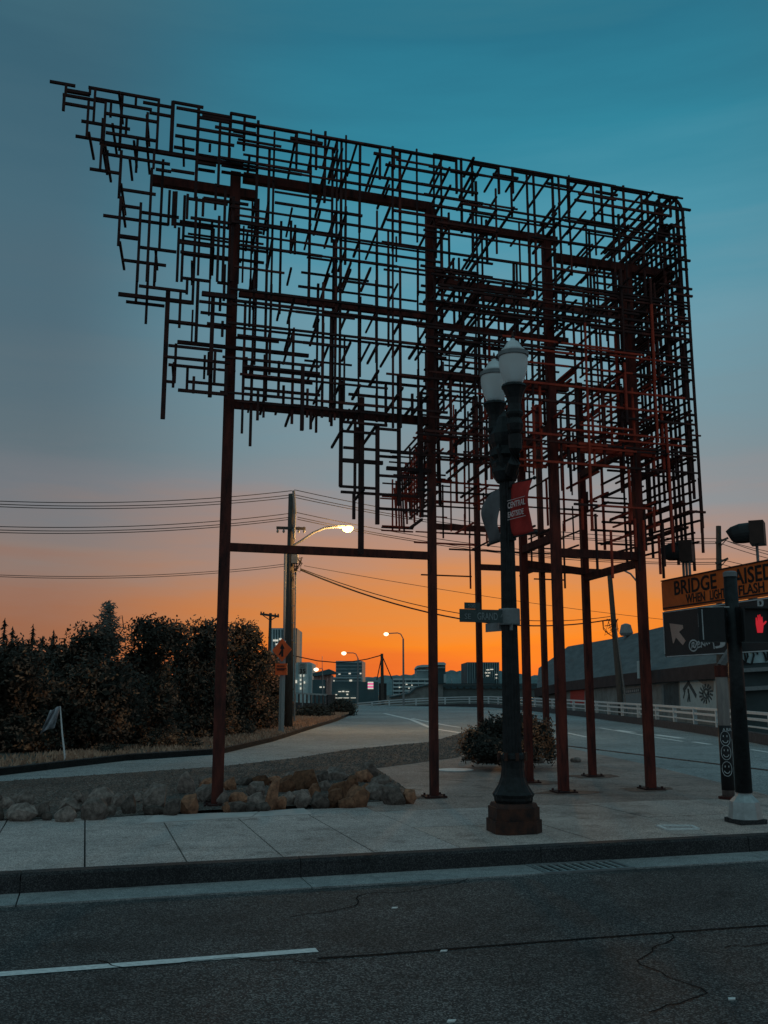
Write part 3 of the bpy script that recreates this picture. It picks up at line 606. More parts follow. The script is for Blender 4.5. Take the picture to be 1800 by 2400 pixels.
# short dense side wall just right of the second column
zb0, zb1 = 5.1, 6.6
for i in range(22):
    w_ = 1.9 + i * .19; addbar(S(.62 + r1.uniform(-.05, .05), w_, 4.9 + r1.uniform(-.1, .25)), S(.62, w_, 6.6 - (w_ - 1.9) * .12 + r1.uniform(-.3, .1)), .045, r1.randrange(2))
for i in range(16):
    z = 4.95 + i * .105 + r1.uniform(-.02, .02); a = r1.uniform(1.7, 2.6); addbar(S(.62, a, z), S(.62, a + r1.uniform(1.6, 3.4), z), .042, r1.randrange(2))
for i in range(26):
    z = r1.uniform(4.9, 6.5); w_ = r1.uniform(1.9, 6); addbar(S(.3, w_, z), S(1.0, w_, z), .042, 1)
# right end face, with its rounded top corner
for i in range(16):
    w_ = -.45 + i * .17; addbar(S(UR + r1.uniform(-.02, .05), w_, ZB2 + .2 + r1.uniform(-.5, .9)), S(UR, w_, ZT - .12 - r1.uniform(0, .25)), .05, 1)
for i in range(34):
    z = ZB2 + .2 + i * (ZT - ZB2 - .4) / 34; a = -.5 + r1.uniform(0, .3); addbar(S(UR, a, z), S(UR - r1.uniform(0, .3), a + r1.uniform(1.0, 2.5), z), .045, 1)
for k in range(5):
    a0, a1 = k * 18, (k + 1) * 18; rad = .22
    addbar(S(UR - rad + rad * math.sin(R(a0)), -.42, ZT - rad + rad * math.cos(R(a0))), S(UR - rad + rad * math.sin(R(a1)), -.42, ZT - rad + rad * math.cos(R(a1))), .055, 1)
# a few hanging ends below the right bay
for i in range(12):
    u = r1.uniform(2.2, UR); z = ZB2 + r1.uniform(.1, .9); addbar(S(u, -.4, z), S(u, -.4, z - r1.uniform(.3, .9)), .045, 1)
u = U0 - .3
while u < UR - .1:
    l = r1.uniform(.45, 1.1); e = min(u + l, UR - .2); dz = r1.uniform(.1, .2)
    addbar(S(u, -.38, ZT), S(e, -.38, ZT), .055, 1); addbar(S(u, -.38, ZT + .02), S(u, -.38, ZT - r1.uniform(.3, .8)), .05, 1); addbar(S(e, -.38, ZT + .02), S(e, -.38, ZT - r1.uniform(.3, .8)), .05, 1)
    g = r1.uniform(.15, .4); addbar(S(e - .1, -.38, ZT - dz), S(e + g + .1, -.38, ZT - dz), .055, 1)
    for _ in range(2): q = r1.uniform(u, e); addbar(S(q, -.4, ZT - .01), S(q, r1.uniform(.3, 1.2), ZT - .01), .045, 1)
    u = e + g
def red_reflection_zone(a, b, mi):  # bars in this zone carry the red reflection in their colour
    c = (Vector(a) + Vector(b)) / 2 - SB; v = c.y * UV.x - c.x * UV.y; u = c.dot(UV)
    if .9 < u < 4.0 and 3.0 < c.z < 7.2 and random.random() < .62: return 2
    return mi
BARS = [(a, b, t, red_reflection_zone(a, b, mi)) for a, b, t, mi in BARS]
BARS.sort(key=lambda b: -(b[1] - b[0]).length * b[2] / max(1, ((b[0] + b[1]) / 2).y))
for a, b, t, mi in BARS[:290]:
    mb_ = MB(); mb_.bar(a, b, t * .7); mb_.build('bar', (RUST, RUSTD, RUSTREFL)[mi], sculp)
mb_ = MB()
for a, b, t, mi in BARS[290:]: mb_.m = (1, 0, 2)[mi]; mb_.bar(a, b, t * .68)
o = mb_.build('bar_tangle', [RUSTD, RUST, RUSTREFL], sculp); o['kind'] = 'stuff'
# ================================================================== LAMP POST
LP = Vector((G(1205, 1948, ZS).x, G(1205, 1948, ZS).y, ZS))
def lz(py): return D(1205, py, LP.y)[2] - ZS     # height above the pavement of a photo row at the post
lamp = thing('street_lamp', 'black ornamental lamp post with two acorn globes and fluted shaft on the sidewalk corner', 'street lamp', LP)
AX = (UV, WV, Vector((0, 0, 1)))
mb_ = MB()
def octa(r, c=.32): return [(r, r * c), (r * c, r), (-r * c, r), (-r, r * c), (-r, -r * c), (-r * c, -r), (r * c, -r), (r, -r * c)]
def oprism(mb_, r, z0, z1, r2=None, c=.62):
    a = [LP + UV * x + WV * y + Vector((0, 0, z0)) for x, y in octa(r, c)]; b = [LP + UV * x + WV * y + Vector((0, 0, z1)) for x, y in octa(r2 or r, c)]
    mb_._add(a + b, [tuple(range(8)), tuple(range(15, 7, -1))] + [(i, 8 + i, 8 + (i + 1) % 8, (i + 1) % 8) for i in range(8)])
oprism(mb_, .275, 0, lz(1918)); oprism(mb_, .255, lz(1918), lz(1889)); oprism(mb_, .24, lz(1889), lz(1880), .225)
mb_.build('plinth', IRONR, lamp)
z1 = lz(1880)
mb_ = MB(); mb_.lathe([(z1, .2), (z1 + .03, .215), (lz(1868), .215), (lz(1860), .235), (lz(1854), .21), (lz(1850), .2), (lz(1838), .165), (lz(1820), .135), (lz(1800), .125), (lz(1781), .13), (lz(1777), .155), (lz(1768), .155), (lz(1764), .12)], LP, 32, .05)
mb_.build('base', IRON, lamp, smooth=False)
mb_ = MB(); mb_.lathe([(lz(1764), .107), (lz(1400), .088), (lz(1180), .079), (lz(1130), .078)], LP, 32, .11); mb_.build('shaft', IRON, lamp)
for k in range(8):
    a = k * math.pi / 4 + .2; mb_ = MB(); mb_.box(LP + Vector((math.cos(a) * .155, math.sin(a) * .155, lz(1772))), .03, .035, .085, (Vector((math.cos(a), math.sin(a), 0)), Vector((-math.sin(a), math.cos(a), 0)), Vector((0, 0, 1)))); mb_.build('base_stud', IRONR, lamp)
mb_ = MB(); mb_.lathe([(lz(1130), .1), (lz(1122), .125), (lz(1112), .105), (lz(1100), .1), (lz(1098), .15), (lz(1088), .16), (lz(1078), .12), (lz(1070), .18), (lz(1062), .165), (lz(1050), .15), (lz(1040), .17), (lz(1020), .18), (lz(1000), .13), (lz(980), .09), (lz(970), .04)], LP, 24, .05); mb_.build('capital', IRON, lamp)
# crossarm along the depth direction carrying the two globes; the near globe leans to the street
na = LP - WV * .36; fa = LP + WV * .36
ZG = lz(905) - .1
def globe(c, z0, s):
    """z0 = bottom rim of the glass"""
    g = MB(); g.lathe([(z0, .1 * s), (z0 + .05 * s, .125 * s), (z0 + .16 * s, .165 * s), (z0 + .28 * s, .185 * s), (z0 + .36 * s, .183 * s), (z0 + .375 * s, .178 * s)], c, 28); gl = g.build('globe', GLOBE, lamp, smooth=True)
    g = MB(); g.lathe([(z0 + .374 * s, .19 * s), (z0 + .376 * s, .197 * s), (z0 + .425 * s, .197 * s), (z0 + .43 * s, .185 * s)], c, 28); g.build('globe_band', GALVD, lamp)
    g = MB(); g.lathe([(z0 + .428 * s, .16 * s), (z0 + .47 * s, .15 * s), (z0 + .49 * s, .12 * s), (z0 + .53 * s, .1 * s), (z0 + .57 * s, .075 * s), (z0 + .595 * s, .035 * s), (z0 + .62 * s, .028 * s)], c, 24); g.build('globe_cap', mat('pale_cap_glass', (.55, .62, .64), .4, var=.1), lamp, smooth=True)
    g = MB(); g.lathe([(z0 + .618 * s, .022), (z0 + .64 * s, .03), (z0 + .66 * s, .016), (z0 + .7 * s, .01), (z0 + .72 * s, .003)], c, 10); g.build('finial', IRONR, lamp)
    g = MB(); g.lathe([(z0 - .66 * s, .05), (z0 - .6 * s, .085), (z0 - .52 * s, .1), (z0 - .44 * s, .075), (z0 - .4 * s, .1), (z0 - .37 * s, .105), (z0 - .34 * s, .085), (z0 - .26 * s, .08), (z0 - .18 * s, .09), (z0 - .1 * s, .115), (z0 - .05 * s, .135), (z0 - .03 * s, .15), (z0 + .005 * s, .13), (z0 + .01 * s, .1)], c, 20, .06); g.build('globe_holder', IRON, lamp)
for c in (na, fa): globe(c, ZG, .9)
mb_ = MB()
for sg in (-1, 1):
    pts = [LP + WV * sg * q + Vector((0, 0, ZG - .95 + h)) for q, h in ((.06, .0), (.2, -.03), (.31, .05), (.36, .2), (.36, .36))]
    mb_.tube(pts, .065, 10, .08)
    pts = [LP + WV * sg * q + Vector((0, 0, ZG - .5 + h)) for q, h in ((.0, .12), (.1, .1), (.18, -.02), (.14, -.14), (.05, -.12))]
    mb_.tube(pts, .025, 8)
    mb_.tube([LP + UV * .05 * sg + WV * sg * .1 + Vector((0, 0, ZG - .95)), LP + UV * .12 * sg + WV * sg * .1 + Vector((0, 0, ZG - .7)), LP + UV * .06 * sg + Vector((0, 0, ZG - .45))], .03, 8)
mb_.lathe([(ZG - 1.05, .12), (ZG - .95, .16), (ZG - .8, .13), (ZG - .62, .09), (ZG - .5, .11), (ZG - .4, .07), (ZG - .32, .085), (ZG - .26, .05), (ZG - .2, .01)], LP, 20, .05)
mb_.build('crossarm', IRON, lamp)
# two banners hung on the post (each its own thing)
def banner(sg, z0, z1, label, m_, txt):
    t = thing('banner', label, 'banner', LP + WV * sg * .3 + Vector((0, 0, z0)), 'banners on the lamp post')
    d = (WV - UV * (.3 if sg < 0 else .12)).normalized() * sg; a0, a1 = .11, .5
    for zz in (z0, z1):
        mb_ = MB(); mb_.tube([LP + d * .085 + Vector((0, 0, zz)), LP + d * (a1 + .03) + Vector((0, 0, zz))], .013, 8); mb_.lathe([(-.02, .012), (0, .024), (.02, .012)], LP + d * (a1 + .04) + Vector((0, 0, zz)), 8)
        mb_.box(LP + d * .105 + Vector((0, 0, zz)), .07, .05, .07, AX); mb_.build('arm', BLACK, t)
    mb_ = MB(); ni, nj = 8, 18
    def pt(i, j):
        f, g = i / ni, j / nj; bl = math.sin(math.pi * g) * (.05 + .03 * f) + .02 * math.sin(g * 7 + f * 3)
        return LP + d * (a0 + (a1 - a0) * f - .02 * math.sin(math.pi * g) * f) + Vector((0, 0, z0 + (z1 - z0) * g)) - UV * bl * (.5 if sg < 0 else 1.2)
    vs = [pt(i, j) for j in range(nj + 1) for i in range(ni + 1)]
    mb_._add(vs, [(j * (ni + 1) + i, j * (ni + 1) + i + 1, (j + 1) * (ni + 1) + i + 1, (j + 1) * (ni + 1) + i) for j in range(nj) for i in range(ni)])
    c = mb_.build('cloth', m_, t, smooth=True)
    md = c.modifiers.new('t', 'SOLIDIFY'); md.thickness = .003
    if txt:
        xa = (pt(0, 9) - pt(ni, 9)).normalized() * (1 if sg < 0 else -1)
        xa = (LP + d * .1 - (LP + d * .5)).normalized() if False else -d * (-1)
    return t, pt
zA, zB = lz(1262), lz(1140)
t1, pt = banner(-1, zA, zB, 'red banner lettered CENTRAL EASTSIDE on the street side of the lamp post', REDB, 1)
xa = -WV.normalized(); ya = Vector((0, 0, 1)); nb = xa.cross(ya)
# lettering sits on the face turned to the street corner
zc = zA + (zB - zA) * .5
def btext(txt, z, sz):
    d_ = -(WV - UV * .3).normalized(); p = LP + d_ * .135 + Vector((0, 0, z)) - UV * .075
    wordmesh(txt, sz, p, d_, Vector((0, 0, 1)), mat('banner_white', (.62, .5, .5), .8), t1, 'lettering', 'LEFT', .78, .004, .001)
btext('CENTRAL', zc + .015, .098); btext('EASTSIDE', zc - .09, .092)
for dz in (.105, -.115):
    mb_ = MB(); d_ = -(WV - UV * .3).normalized(); mb_.bar(LP + d_ * .13 + Vector((0, 0, zc + dz)) - UV * .075, LP + d_ * .47 + Vector((0, 0, zc + dz)) - UV * .075, .006, .004); mb_.build('rule_line', mat('banner_white', (.62, .5, .5)), t1)
banner(1, zA, zB, 'grey and faded red banner seen from behind on the far side of the lamp post', [GREYB] and GREYB, 0)
# street name sign
sg = thing('street_sign', 'dark street name sign reading SE GRAND AV clamped to the lamp post', 'street sign', LP + Vector((0, 0, lz(1450))))
zt, zb = lz(1431), lz(1461); xl = D(1065, 1445, LP.y)[0]; wd = LP.x - xl - .1
c = LP - UV * (wd / 2 + .1) - WV * .05
mb_ = MB(); mb_.box(c + Vector((0, 0, (zt + zb) / 2)), wd, .008, zt - zb, AX); mb_.build('blade', SIGNG, sg)
mb_ = MB(); wt = .19; c2 = LP - UV * (wd + .1 - .06 - wt / 2) - WV * .05; mb_.box(c2 + Vector((0, 0, zt + .038)), wt, .008, .072, AX); mb_.build('block_plate', SIGNG, sg)
f0 = LP - UV * (wd + .1) - WV * .058
wordmesh('SE', .085, f0 + UV * .055 + Vector((0, 0, zb + .035)), UV, Vector((0, 0, 1)), LETD, sg, 'lettering'); wordmesh('GRAND', .115, f0 + UV * .21 + Vector((0, 0, zb + .03)), UV, Vector((0, 0, 1)), LETD, sg, 'lettering', 'LEFT', .62, .003, .001)
wordmesh('AV', .06, f0 + UV * .495 + Vector((0, 0, zb + .06)), UV, Vector((0, 0, 1)), LETD, sg, 'lettering'); wordmesh('500', .06, f0 + UV * .1 + Vector((0, 0, zt + .015)), UV, Vector((0, 0, 1)), LETD, sg, 'lettering')
mb_ = MB(); mb_.lathe([(lz(1465), .118), (lz(1462), .122), (lz(1430), .122), (lz(1427), .118)], LP, 24); mb_.build('clamp', GALVD, sg)
# edge-on second blade
s2 = thing('cross_street_sign', 'small grey street sign seen edge-on just below the name sign', 'street sign', LP + Vector((0, 0, lz(1470))))
mb_ = MB(); mb_.box(LP - UV * .09 + WV * .12 + Vector((0, 0, lz(1468))), .008, .5, .1, ((UV + WV * .5).normalized(), (WV - UV * .35).normalized(), Vector((0, 0, 1)))); mb_.build('blade', GALVD, s2)
mb_ = MB(); mb_.box(LP - UV * .06 + WV * .05 + Vector((0, 0, lz(1468))), .12, .05, .05, AX); mb_.build('bracket', GALVD, s2)
# ================================================================== PEDESTRIAN SIGNAL
PS = G(1748, 1928, ZS); ps = thing('pedestrian_signal', 'dark pedestrian signal on a pole with a pale octagonal base and red hand', 'pedestrian signal', PS)
def pz(py): return D(1745, py, PS.y)[2] - ZS
mb_ = MB(); mb_.box(PS + Vector((0, 0, .025)), .36, .36, .05, AX); mb_.build('footing', KERB, ps)
mb_ = MB(); mb_.lathe([(.05, .19), (pz(1878), .165), (pz(1862), .09), (pz(1856), .075)], PS, 8); mb_.build('base', GALV, ps)
mb_ = MB(); mb_.lathe([(pz(1857), .098), (pz(1350), .078)], PS, 20); mb_.build('pole', IRON, ps, smooth=True)
mb_ = MB(); mb_.lathe([(pz(1352), .083), (pz(1342), .083), (pz(1339), .06)], PS, 20); mb_.build('pole_cap', GALVD, ps)
zc = pz(1465)
hd = thing('signal_head', '', '', PS)
bpy.data.objects.remove(hd)
AXH = (Vector((.995, .1, 0)), Vector((-.1, .995, 0)), Vector((0, 0, 1)))
cR = PS + AXH[0] * .2 + Vector((0, -.1, zc))
mb_ = MB(); mb_.box(cR, .38, .24, .42, AXH); sh = mb_.build('signal_head', BLACK, ps)
fy = -.123
def hp(x, z): return cR + AXH[0] * x + AXH[1] * fy + Vector((0, 0, z))
mb_ = MB()
for a, b in ((-.17, .17),): 
    mb_.box(hp(0, .19), .36, .12, .02, AXH); mb_.box(hp(-.18, 0), .02, .12, .4, AXH); mb_.box(hp(.18, 0), .02, .12, .4, AXH)
mb_.build('visor', BLACK, sh)
hand = [(-.045, -.12), (.04, -.12), (.055, -.05), (.06, -.02), (.1, .01), (.115, .035), (.1, .045), (.055, .01), (.05, .1), (.035, .1), (.03, .03), (.022, .13), (.005, .13), (0, .03), (-.008, .125), (-.025, .12), (-.028, .025), (-.04, .09), (-.056, .085), (-.06, 0)]
mb_ = MB(); mb_.prism([hp(x * .78 + .03, z * .86) for x, z in hand], AXH[1] * -.004); mb_.build('red_hand', REDH, sh)
cL = PS - AXH[0] * .24 + Vector((0, .02, zc))
mb_ = MB(); mb_.box(cL, .3, .34, .4, (Vector((.9, -.43, 0)), Vector((.43, .9, 0)), Vector((0, 0, 1)))); s_ = mb_.build('signal_head', BLACK, ps)
mb_ = MB(); mb_.box(cL + Vector((-.165, -.11, 0)), .012, .012, .36); mb_.box(cL + Vector((0, -.15, .205)), .3, .02, .012); mb_.build('edge_trim', GALV, s_)
mb_ = MB(); mb_.bar(PS + Vector((-.3, 0, zc + .12)), PS + Vector((.3, -.02, zc + .12)), .05); mb_.bar(PS + Vector((-.3, 0, zc - .12)), PS + Vector((.3, -.02, zc - .12)), .05); mb_.build('bracket', BLACK, ps)
# ================================================================== BRIDGE SIGN
bs = thing('guide_sign', 'large orange and black road sign reading BRIDGE RAISED with arrow on a stickered post', 'road sign', G(1710, 1872, ZS))
pL = D(1550, 1367, 16.2); pR = D(1800, 1310, 13.45)
sx_ = Vector((pR.x - pL.x, pR.y - pL.y, 0)).normalized(); sn = Vector((sx_.y, -sx_.x, 0))     # sn faces the camera side
zTop = (pL.z + pR.z) / 2; zMid = D(1553, 1432, 16.2).z; zBot = D(1557, 1541, 16.2).z
O_ = Vector((pL.x, pL.y, 0)); SL = 3.75
def sp_(x, z, d=0): return O_ + sx_ * x + sn * d + Vector((0, 0, z))
def plate(x0, x1, z0, z1, d, th, name, m_, par, r=.05):
    pts = []
    for cx, cz, a0 in ((x1 - r, z1 - r, 0), (x0 + r, z1 - r, 90), (x0 + r, z0 + r, 180), (x1 - r, z0 + r, 270)):
        for k in range(5): a = R(a0 + k * 22.5); pts.append(sp_(cx + r * math.cos(a), cz + r * math.sin(a), d))
    mb_ = MB(); mb_.prism(pts, sn * -th); return mb_.build(name, m_, par)
op = plate(0, SL, zMid, zTop, .0, .03, 'orange_panel', SIGNO, bs, .03)
kp = plate(0, SL, zBot, zMid - .012, .0, .03, 'black_panel', SIGNK, bs, .05)
mb_ = MB()
for a, b in (((.012, zBot + .06), (.012, zMid - .04)), ((.06, zBot + .012), (SL, zBot + .012)), ((.0, zMid - .03), (SL, zMid - .03))):
    mb_.bar(sp_(a[0], a[1], .006), sp_(b[0], b[1], .006), .016, .008, Vector((0, 0, 1)) if a[1] == b[1] else sx_)
mb_.build('border', LETT, kp)
mb_ = MB()
for a, b in (((.0, zTop + .01), (SL, zTop + .01)), ((.03, zMid + .04), (SL - .03, zMid + .04))): mb_.bar(sp_(a[0], a[1], .006), sp_(b[0], b[1], .006), .02, .012)
mb_.build('border', INK, op)
Zv = Vector((0, 0, 1)); hO = zTop - zMid
def sx_at(px, py=1450):
    r = ray(px, py); o = O_; t = (o.x * sn.x + o.y * sn.y) / (r.x * sn.x + r.y * sn.y); p = r * t; return (Vector((p.x, p.y, 0)) - O_).dot(sx_)
def wfit(txt, px0, px1, z, size, m_, par, bold=.004):
    x0, x1 = sx_at(px0), sx_at(px1); o = wordmesh(txt, size, sp_(x0, z, .004), sx_, Zv, m_, par, 'lettering', 'LEFT', 1, .004, bold)
    xs_ = [Vector(v.co).dot(sx_) for v in o.data.vertices]; k = (x1 - x0) / max(xs_)
    for v in o.data.vertices: c_ = Vector(v.co); v.co = c_ + sx_ * (c_.dot(sx_) * (k - 1))
    return o
wfit('BRIDGE', 1583, 1685, zMid + hO * .47, .32, INK, op, .006); wfit('RAISED', 1706, 1822, zMid + hO * .47, .32, INK, op, .006)
wfit('WHEN', 1611, 1656, zMid + hO * .14, .2, INK, op); wfit('LIGHTS', 1667, 1711, zMid + hO * .14, .2, INK, op); wfit('FLASH', 1735, 1797, zMid + hO * .14, .2, INK, op)
hK = zMid - zBot
def kq(px, py): # pixel to sign-plane coordinates
    x = sx_at(px, py); p = O_ + sx_ * x; r = ray(px, py); return x, CAMH + r.z * p.y / r.y
ar = [kq(*q) for q in ((1570, 1461), (1601, 1465), (1602, 1473), (1592, 1481), (1608, 1502), (1601, 1512), (1585, 1494), (1580, 1507), (1578, 1508))]
mb_ = MB(); mb_.prism([sp_(a, b, .003) for a, b in ar], sn * .004); mb_.build('arrow', ARROW, kp)
wfit('H', 1635, 1652, kq(1640, 1469)[1], .3, LETT, kp, .003)
wfit('J', 1679, 1697, kq(1688, 1509)[1], .26, LETT, kp, .003); wfit('I', 1702, 1708, kq(1704, 1506)[1], .26, LETT, kp, .003); wfit('B', 1718, 1735, kq(1726, 1503)[1], .26, LETT, kp, .003); wfit('LVD', 1740, 1805, kq(1745, 1500)[1], .26, LETT, kp, .003); wfit('R', 1776, 1798, kq(1785, 1438)[1], .3, LETT, kp, .003)
# graffiti tag in white marker
def stroke(mb_, pts, w_=.022):
    q = [sp_(*kq(*p), .006) for p in pts]
    for i in range(len(q) - 1): mb_.bar(q[i], q[i + 1], w_, .004, sx_ if abs((q[i + 1] - q[i]).normalized().z) > .7 else Zv)
mb_ = MB()
stroke(mb_, [(1626 + 10 * math.cos(a * .5), 1513 + 13 * math.sin(a * .5)) for a in range(0, 14)]); stroke(mb_, [(1622, 1520), (1623, 1507), (1628, 1506), (1627, 1513), (1622, 1514), (1630, 1518), (1633, 1508)])
stroke(mb_, [(1635, 1512), (1641, 1508), (1638, 1503), (1634, 1509), (1637, 1518), (1643, 1515)]); stroke(mb_, [(1645, 1518), (1644, 1497), (1650, 1494), (1651, 1502), (1645, 1507), (1654, 1514)])
stroke(mb_, [(1654, 1514), (1650, 1490), (1659, 1512)]); stroke(mb_, [(1661, 1501), (1663, 1509), (1667, 1500), (1671, 1506), (1672, 1501), (1675, 1521)])
mb_.build('graffiti_tag', LETT, kp)
# support post with collar and stickers
pb = G(1708, 1872, ZS); zt = D(1704, 1560, pb.y).z - ZS
mb_ = MB(); mb_.lathe([(.03, .085), (zt - .15, .085)], pb, 20); po = mb_.build('post', mat('rusty_grey_post', (.28, .24, .22), .7, scale=5, col2=(.14, .12, .12), stretch=(3, 3, .5)), bs, smooth=True)
mb_ = MB(); mb_.lathe([(zt - .16, .092), (zt, .092), (zt + .005, .05)], pb, 20)
mb_.build('collar', RUST, po); mb_ = MB(); mb_.lathe([(.0, .14), (.03, .14), (.035, .09)], pb, 12); mb_.build('foot_plate', RUST, po)
mb_ = MB(); mb_.bar(Vector((pb.x, pb.y, ZS + zt)), sp_((Vector((pb.x, pb.y, 0)) - O_).dot(sx_), zBot + .3, -.08), .08); mb_.bar(sp_(.3, zBot + .25, -.06), sp_(SL, zBot + .25, -.06), .06); mb_.bar(sp_(.3, zMid + .25, -.06), sp_(SL, zMid + .25, -.06), .06)
mb_.bar(sp_(2.3, zBot + .1, -.1), sp_(2.3, zTop, -.1), .09); mb_.build('bracket', GALVD, bs)
z2 = D(1706, 1700, pb.y).z - ZS
mb_ = MB(); mb_.lathe([(.12, .0895), (z2, .0895)], pb, 20); wrap = mb_.build('black_wrap', mat('black_wrap', (.02, .02, .022), .6), po, smooth=True)
def arc_on_post(mb_, cz, pts, wd=.006, rad=.0915, az0=R(-107)):
    q = []
    for x, z in pts: a = az0 + x / rad; q.append(Vector((pb.x + rad * math.cos(a), pb.y + rad * math.sin(a), pb.z + cz + z)))
    for i in range(len(q) - 1): mb_.bar(q[i], q[i + 1], wd, .003, Vector((0, 0, 1)) if abs((q[i+1]-q[i]).normalized().z) < .7 else Vector((1, 0, 0)))
for py in (1730, 1763, 1801):
    cz = D(1706, py, pb.y).z - ZS; mb_ = MB()
    arc_on_post(mb_, cz, [(.072 * math.cos(a * .35), .1 * math.sin(a * .35)) for a in range(19)])
    arc_on_post(mb_, cz, [(.04 * math.cos(a), .05 * math.sin(a) - .01) for a in [R(200 + 20 * k) for k in range(8)]], .008)
    arc_on_post(mb_, cz, [(-.025, .02), (-.025, .045)], .01); arc_on_post(mb_, cz, [(.025, .02), (.025, .045)], .01)
    mb_.build('smiley_sticker', LETT, po)
for txt, zz, xx in (('A', D(1706, 1708, pb.y).z - ZS, -.062), ('BA', D(1706, 1708, pb.y).z - ZS, -.01)):
    wordmesh(txt, .062, Vector((pb.x + xx, pb.y - .096, pb.z + zz - .03)), (1, 0, 0), Zv, LETT, po, 'lettering')
# warning beacons over the sign
for px, py, Y, lab in ((1607, 1293, 15.6, 'hooded warning beacon standing on the left of the bridge sign'), (1772, 1250, 14.0, 'hooded warning beacon standing higher at the right of the bridge sign')):
    c = D(px, py, Y); x = sx_at(px, py); zb = sp_(0, zTop).z
    t = thing('warning_beacon', lab, 'warning beacon', Vector((c.x, c.y, zb)), 'warning beacons on the bridge sign')
    fd = (sn * .75 - sx_ * .66).normalized()
    def bc(p): return c + fd * p
    a1 = Vector((0, 0, 1)); 
    mb_ = MB(); mb_.box(c - fd * .02, .33, .2, .34, (fd.cross(a1), fd, a1)); mb_.build('housing', mat('brown_black_paint', (.045, .025, .02), .6, scale=8), t)
    mb_ = MB(); n = 18; vs = []
    for j, (q_, r_) in enumerate(((0, .168), (.45, .166), (.8, .14), (1, .095))):
        for k in range(n + 1):
            v_ = -.75 + (math.pi + 1.5) * k / n; l_ = .3 + .05 * math.sin(v_)
            vs.append(bc(.07 + l_ * q_) + fd.cross(a1) * (r_ * math.cos(v_)) + a1 * (r_ * math.sin(v_) - .035 * q_ * q_))
    fs = [(j * (n + 1) + k, j * (n + 1) + k + 1, (j + 1) * (n + 1) + k + 1, (j + 1) * (n + 1) + k) for j in range(3) for k in range(n)]
    mb_._add(vs, fs); vz = mb_.build('visor', BLACK, t); vz.modifiers.new('s', 'SOLIDIFY').thickness = .008
    mb_ = MB(); mb_.tube([bc(.08), bc(.1), bc(.115)], .14, 16, .06); mb_.build('lens', mat('dark_amber_lens', (.12, .05, .01), .3, spec=.6), t)
    mb_ = MB()
    for q in ((-.09, .0, .09) if px < 1700 else (0,)): mb_.tube([Vector((c.x, c.y, c.z - .16)) + sx_ * q, Vector((c.x, c.y, zb - .05)) + sx_ * q], .022, 8)
    mb_.build('stem', GALVD, t)
# ================================================================== POLES AND WIRES
def wire(pts, r, label, group='overhead power lines', name='power_line', sag=0):
    a, b = Vector(pts[0]), Vector(pts[-1])
    if len(pts) == 2: q = [a.lerp(b, i / 20) - Vector((0, 0, sag * 4 * (i / 20) * (1 - i / 20))) for i in range(21)]
    else: q = [Vector(p) for p in pts]
    mb_ = MB(); mb_.tube(q, r, 5); return tag(mb_.build(name, CABLE), label, 'cable', group)
YP = 40.0
u1 = thing('utility_pole', 'tall wooden utility pole with crossarm, grey box and lit street light arm', 'utility pole', Vector((D(676, 1700, YP).x, YP, 0)))
top = D(684, 1158, YP); bot = Vector((D(674, 1712, YP).x, YP, 0))
mb_ = MB(); mb_.tube([bot, bot.lerp(top, .5), top], .2, 12, .14); mb_.build('pole', WOODP, u1, smooth=True)
mb_ = MB(); mb_.tube([D(692, 1205, YP - .3), D(688, 1150, YP - .3)], .06, 6); mb_.tube([D(689, 1262, YP - .3), D(691, 1210, YP - .3), D(690, 1200, YP - .3)], .05, 6); mb_.tube([D(686, 1240, YP - .3), D(691, 1265, YP - .3)], .04, 6); mb_.build('insulator_bracket', GALVD, u1)
mb_ = MB(); mb_.bar(D(648, 1237, YP - .25), D(716, 1239, YP - .25), .11, .1); ca = mb_.build('crossarm', WOODP, u1)
for px in (651, 665, 700, 713):
    mb_ = MB(); q = D(px, 1240, YP - .25); mb_.lathe([(-.16, .03), (-.1, .06), (-.02, .03), (.05, .05), (.1, .03)], q, 8); mb_.build('insulator', GALVD, ca)
mb_ = MB(); mb_.box(D(691, 1307, YP - .3), .26, .3, .48); mb_.build('transformer_box', GALVD, u1)
mb_ = MB(); mb_.tube([D(693, 1332, YP - .2), D(691, 1480, YP - .2), D(690, 1690, YP - .2)], .035, 6)
for py in (1345, 1380, 1420, 1460, 1500): mb_.bar(D(683, py, YP - .2), D(692, py, YP - .2), .03)
mb_.build('conduit', GALVD, u1)
rr = random.Random(8); mb_ = MB()
for i in range(9):
    q = [D(686 + rr.uniform(0, 24), 1326 + rr.uniform(-28, 18), YP - .35) for _ in range(4)]; mb_.tube([q[0].lerp(q[1], .3), q[1], q[2], q[3]], .018, 5)
mb_.build('cable_bundle', CABLE, u1)
arm = thing('arm_lamp', '', '', (0, 0, 0)); bpy.data.objects.remove(arm)
mb_ = MB(); pts = [D(x, y, YP - .5) for x, y in ((687, 1279), (705, 1268), (735, 1248), (762, 1237), (790, 1234))]; mb_.tube(pts, .05, 8); la = mb_.build('lamp_arm', GALVD, u1)
lc = D(815, 1238, YP - .5)
mb_ = MB(); mb_.lathe([(-.09, .05), (-.06, .17), (.02, .2), (.08, .12), (.1, .03)], (0, 0, 0), 14); h = mb_.build('lamp_head', GALVD, la, loc=None)
h.data.transform(Matrix.Translation(D(800, 1234, YP - .5)) @ Matrix.Diagonal((1.6, 1, .7, 1)))
mb_ = MB(); mb_.lathe([(-.16, .03), (-.13, .1), (-.06, .16), (.03, .18), (.08, .13), (.1, .04)], (0, 0, 0), 16); h = mb_.build('lamp_lens', LAMPO, la, smooth=True)
h.data.transform(Matrix.Translation(lc) @ Matrix.Diagonal((1.35, 1, 1, 1)))
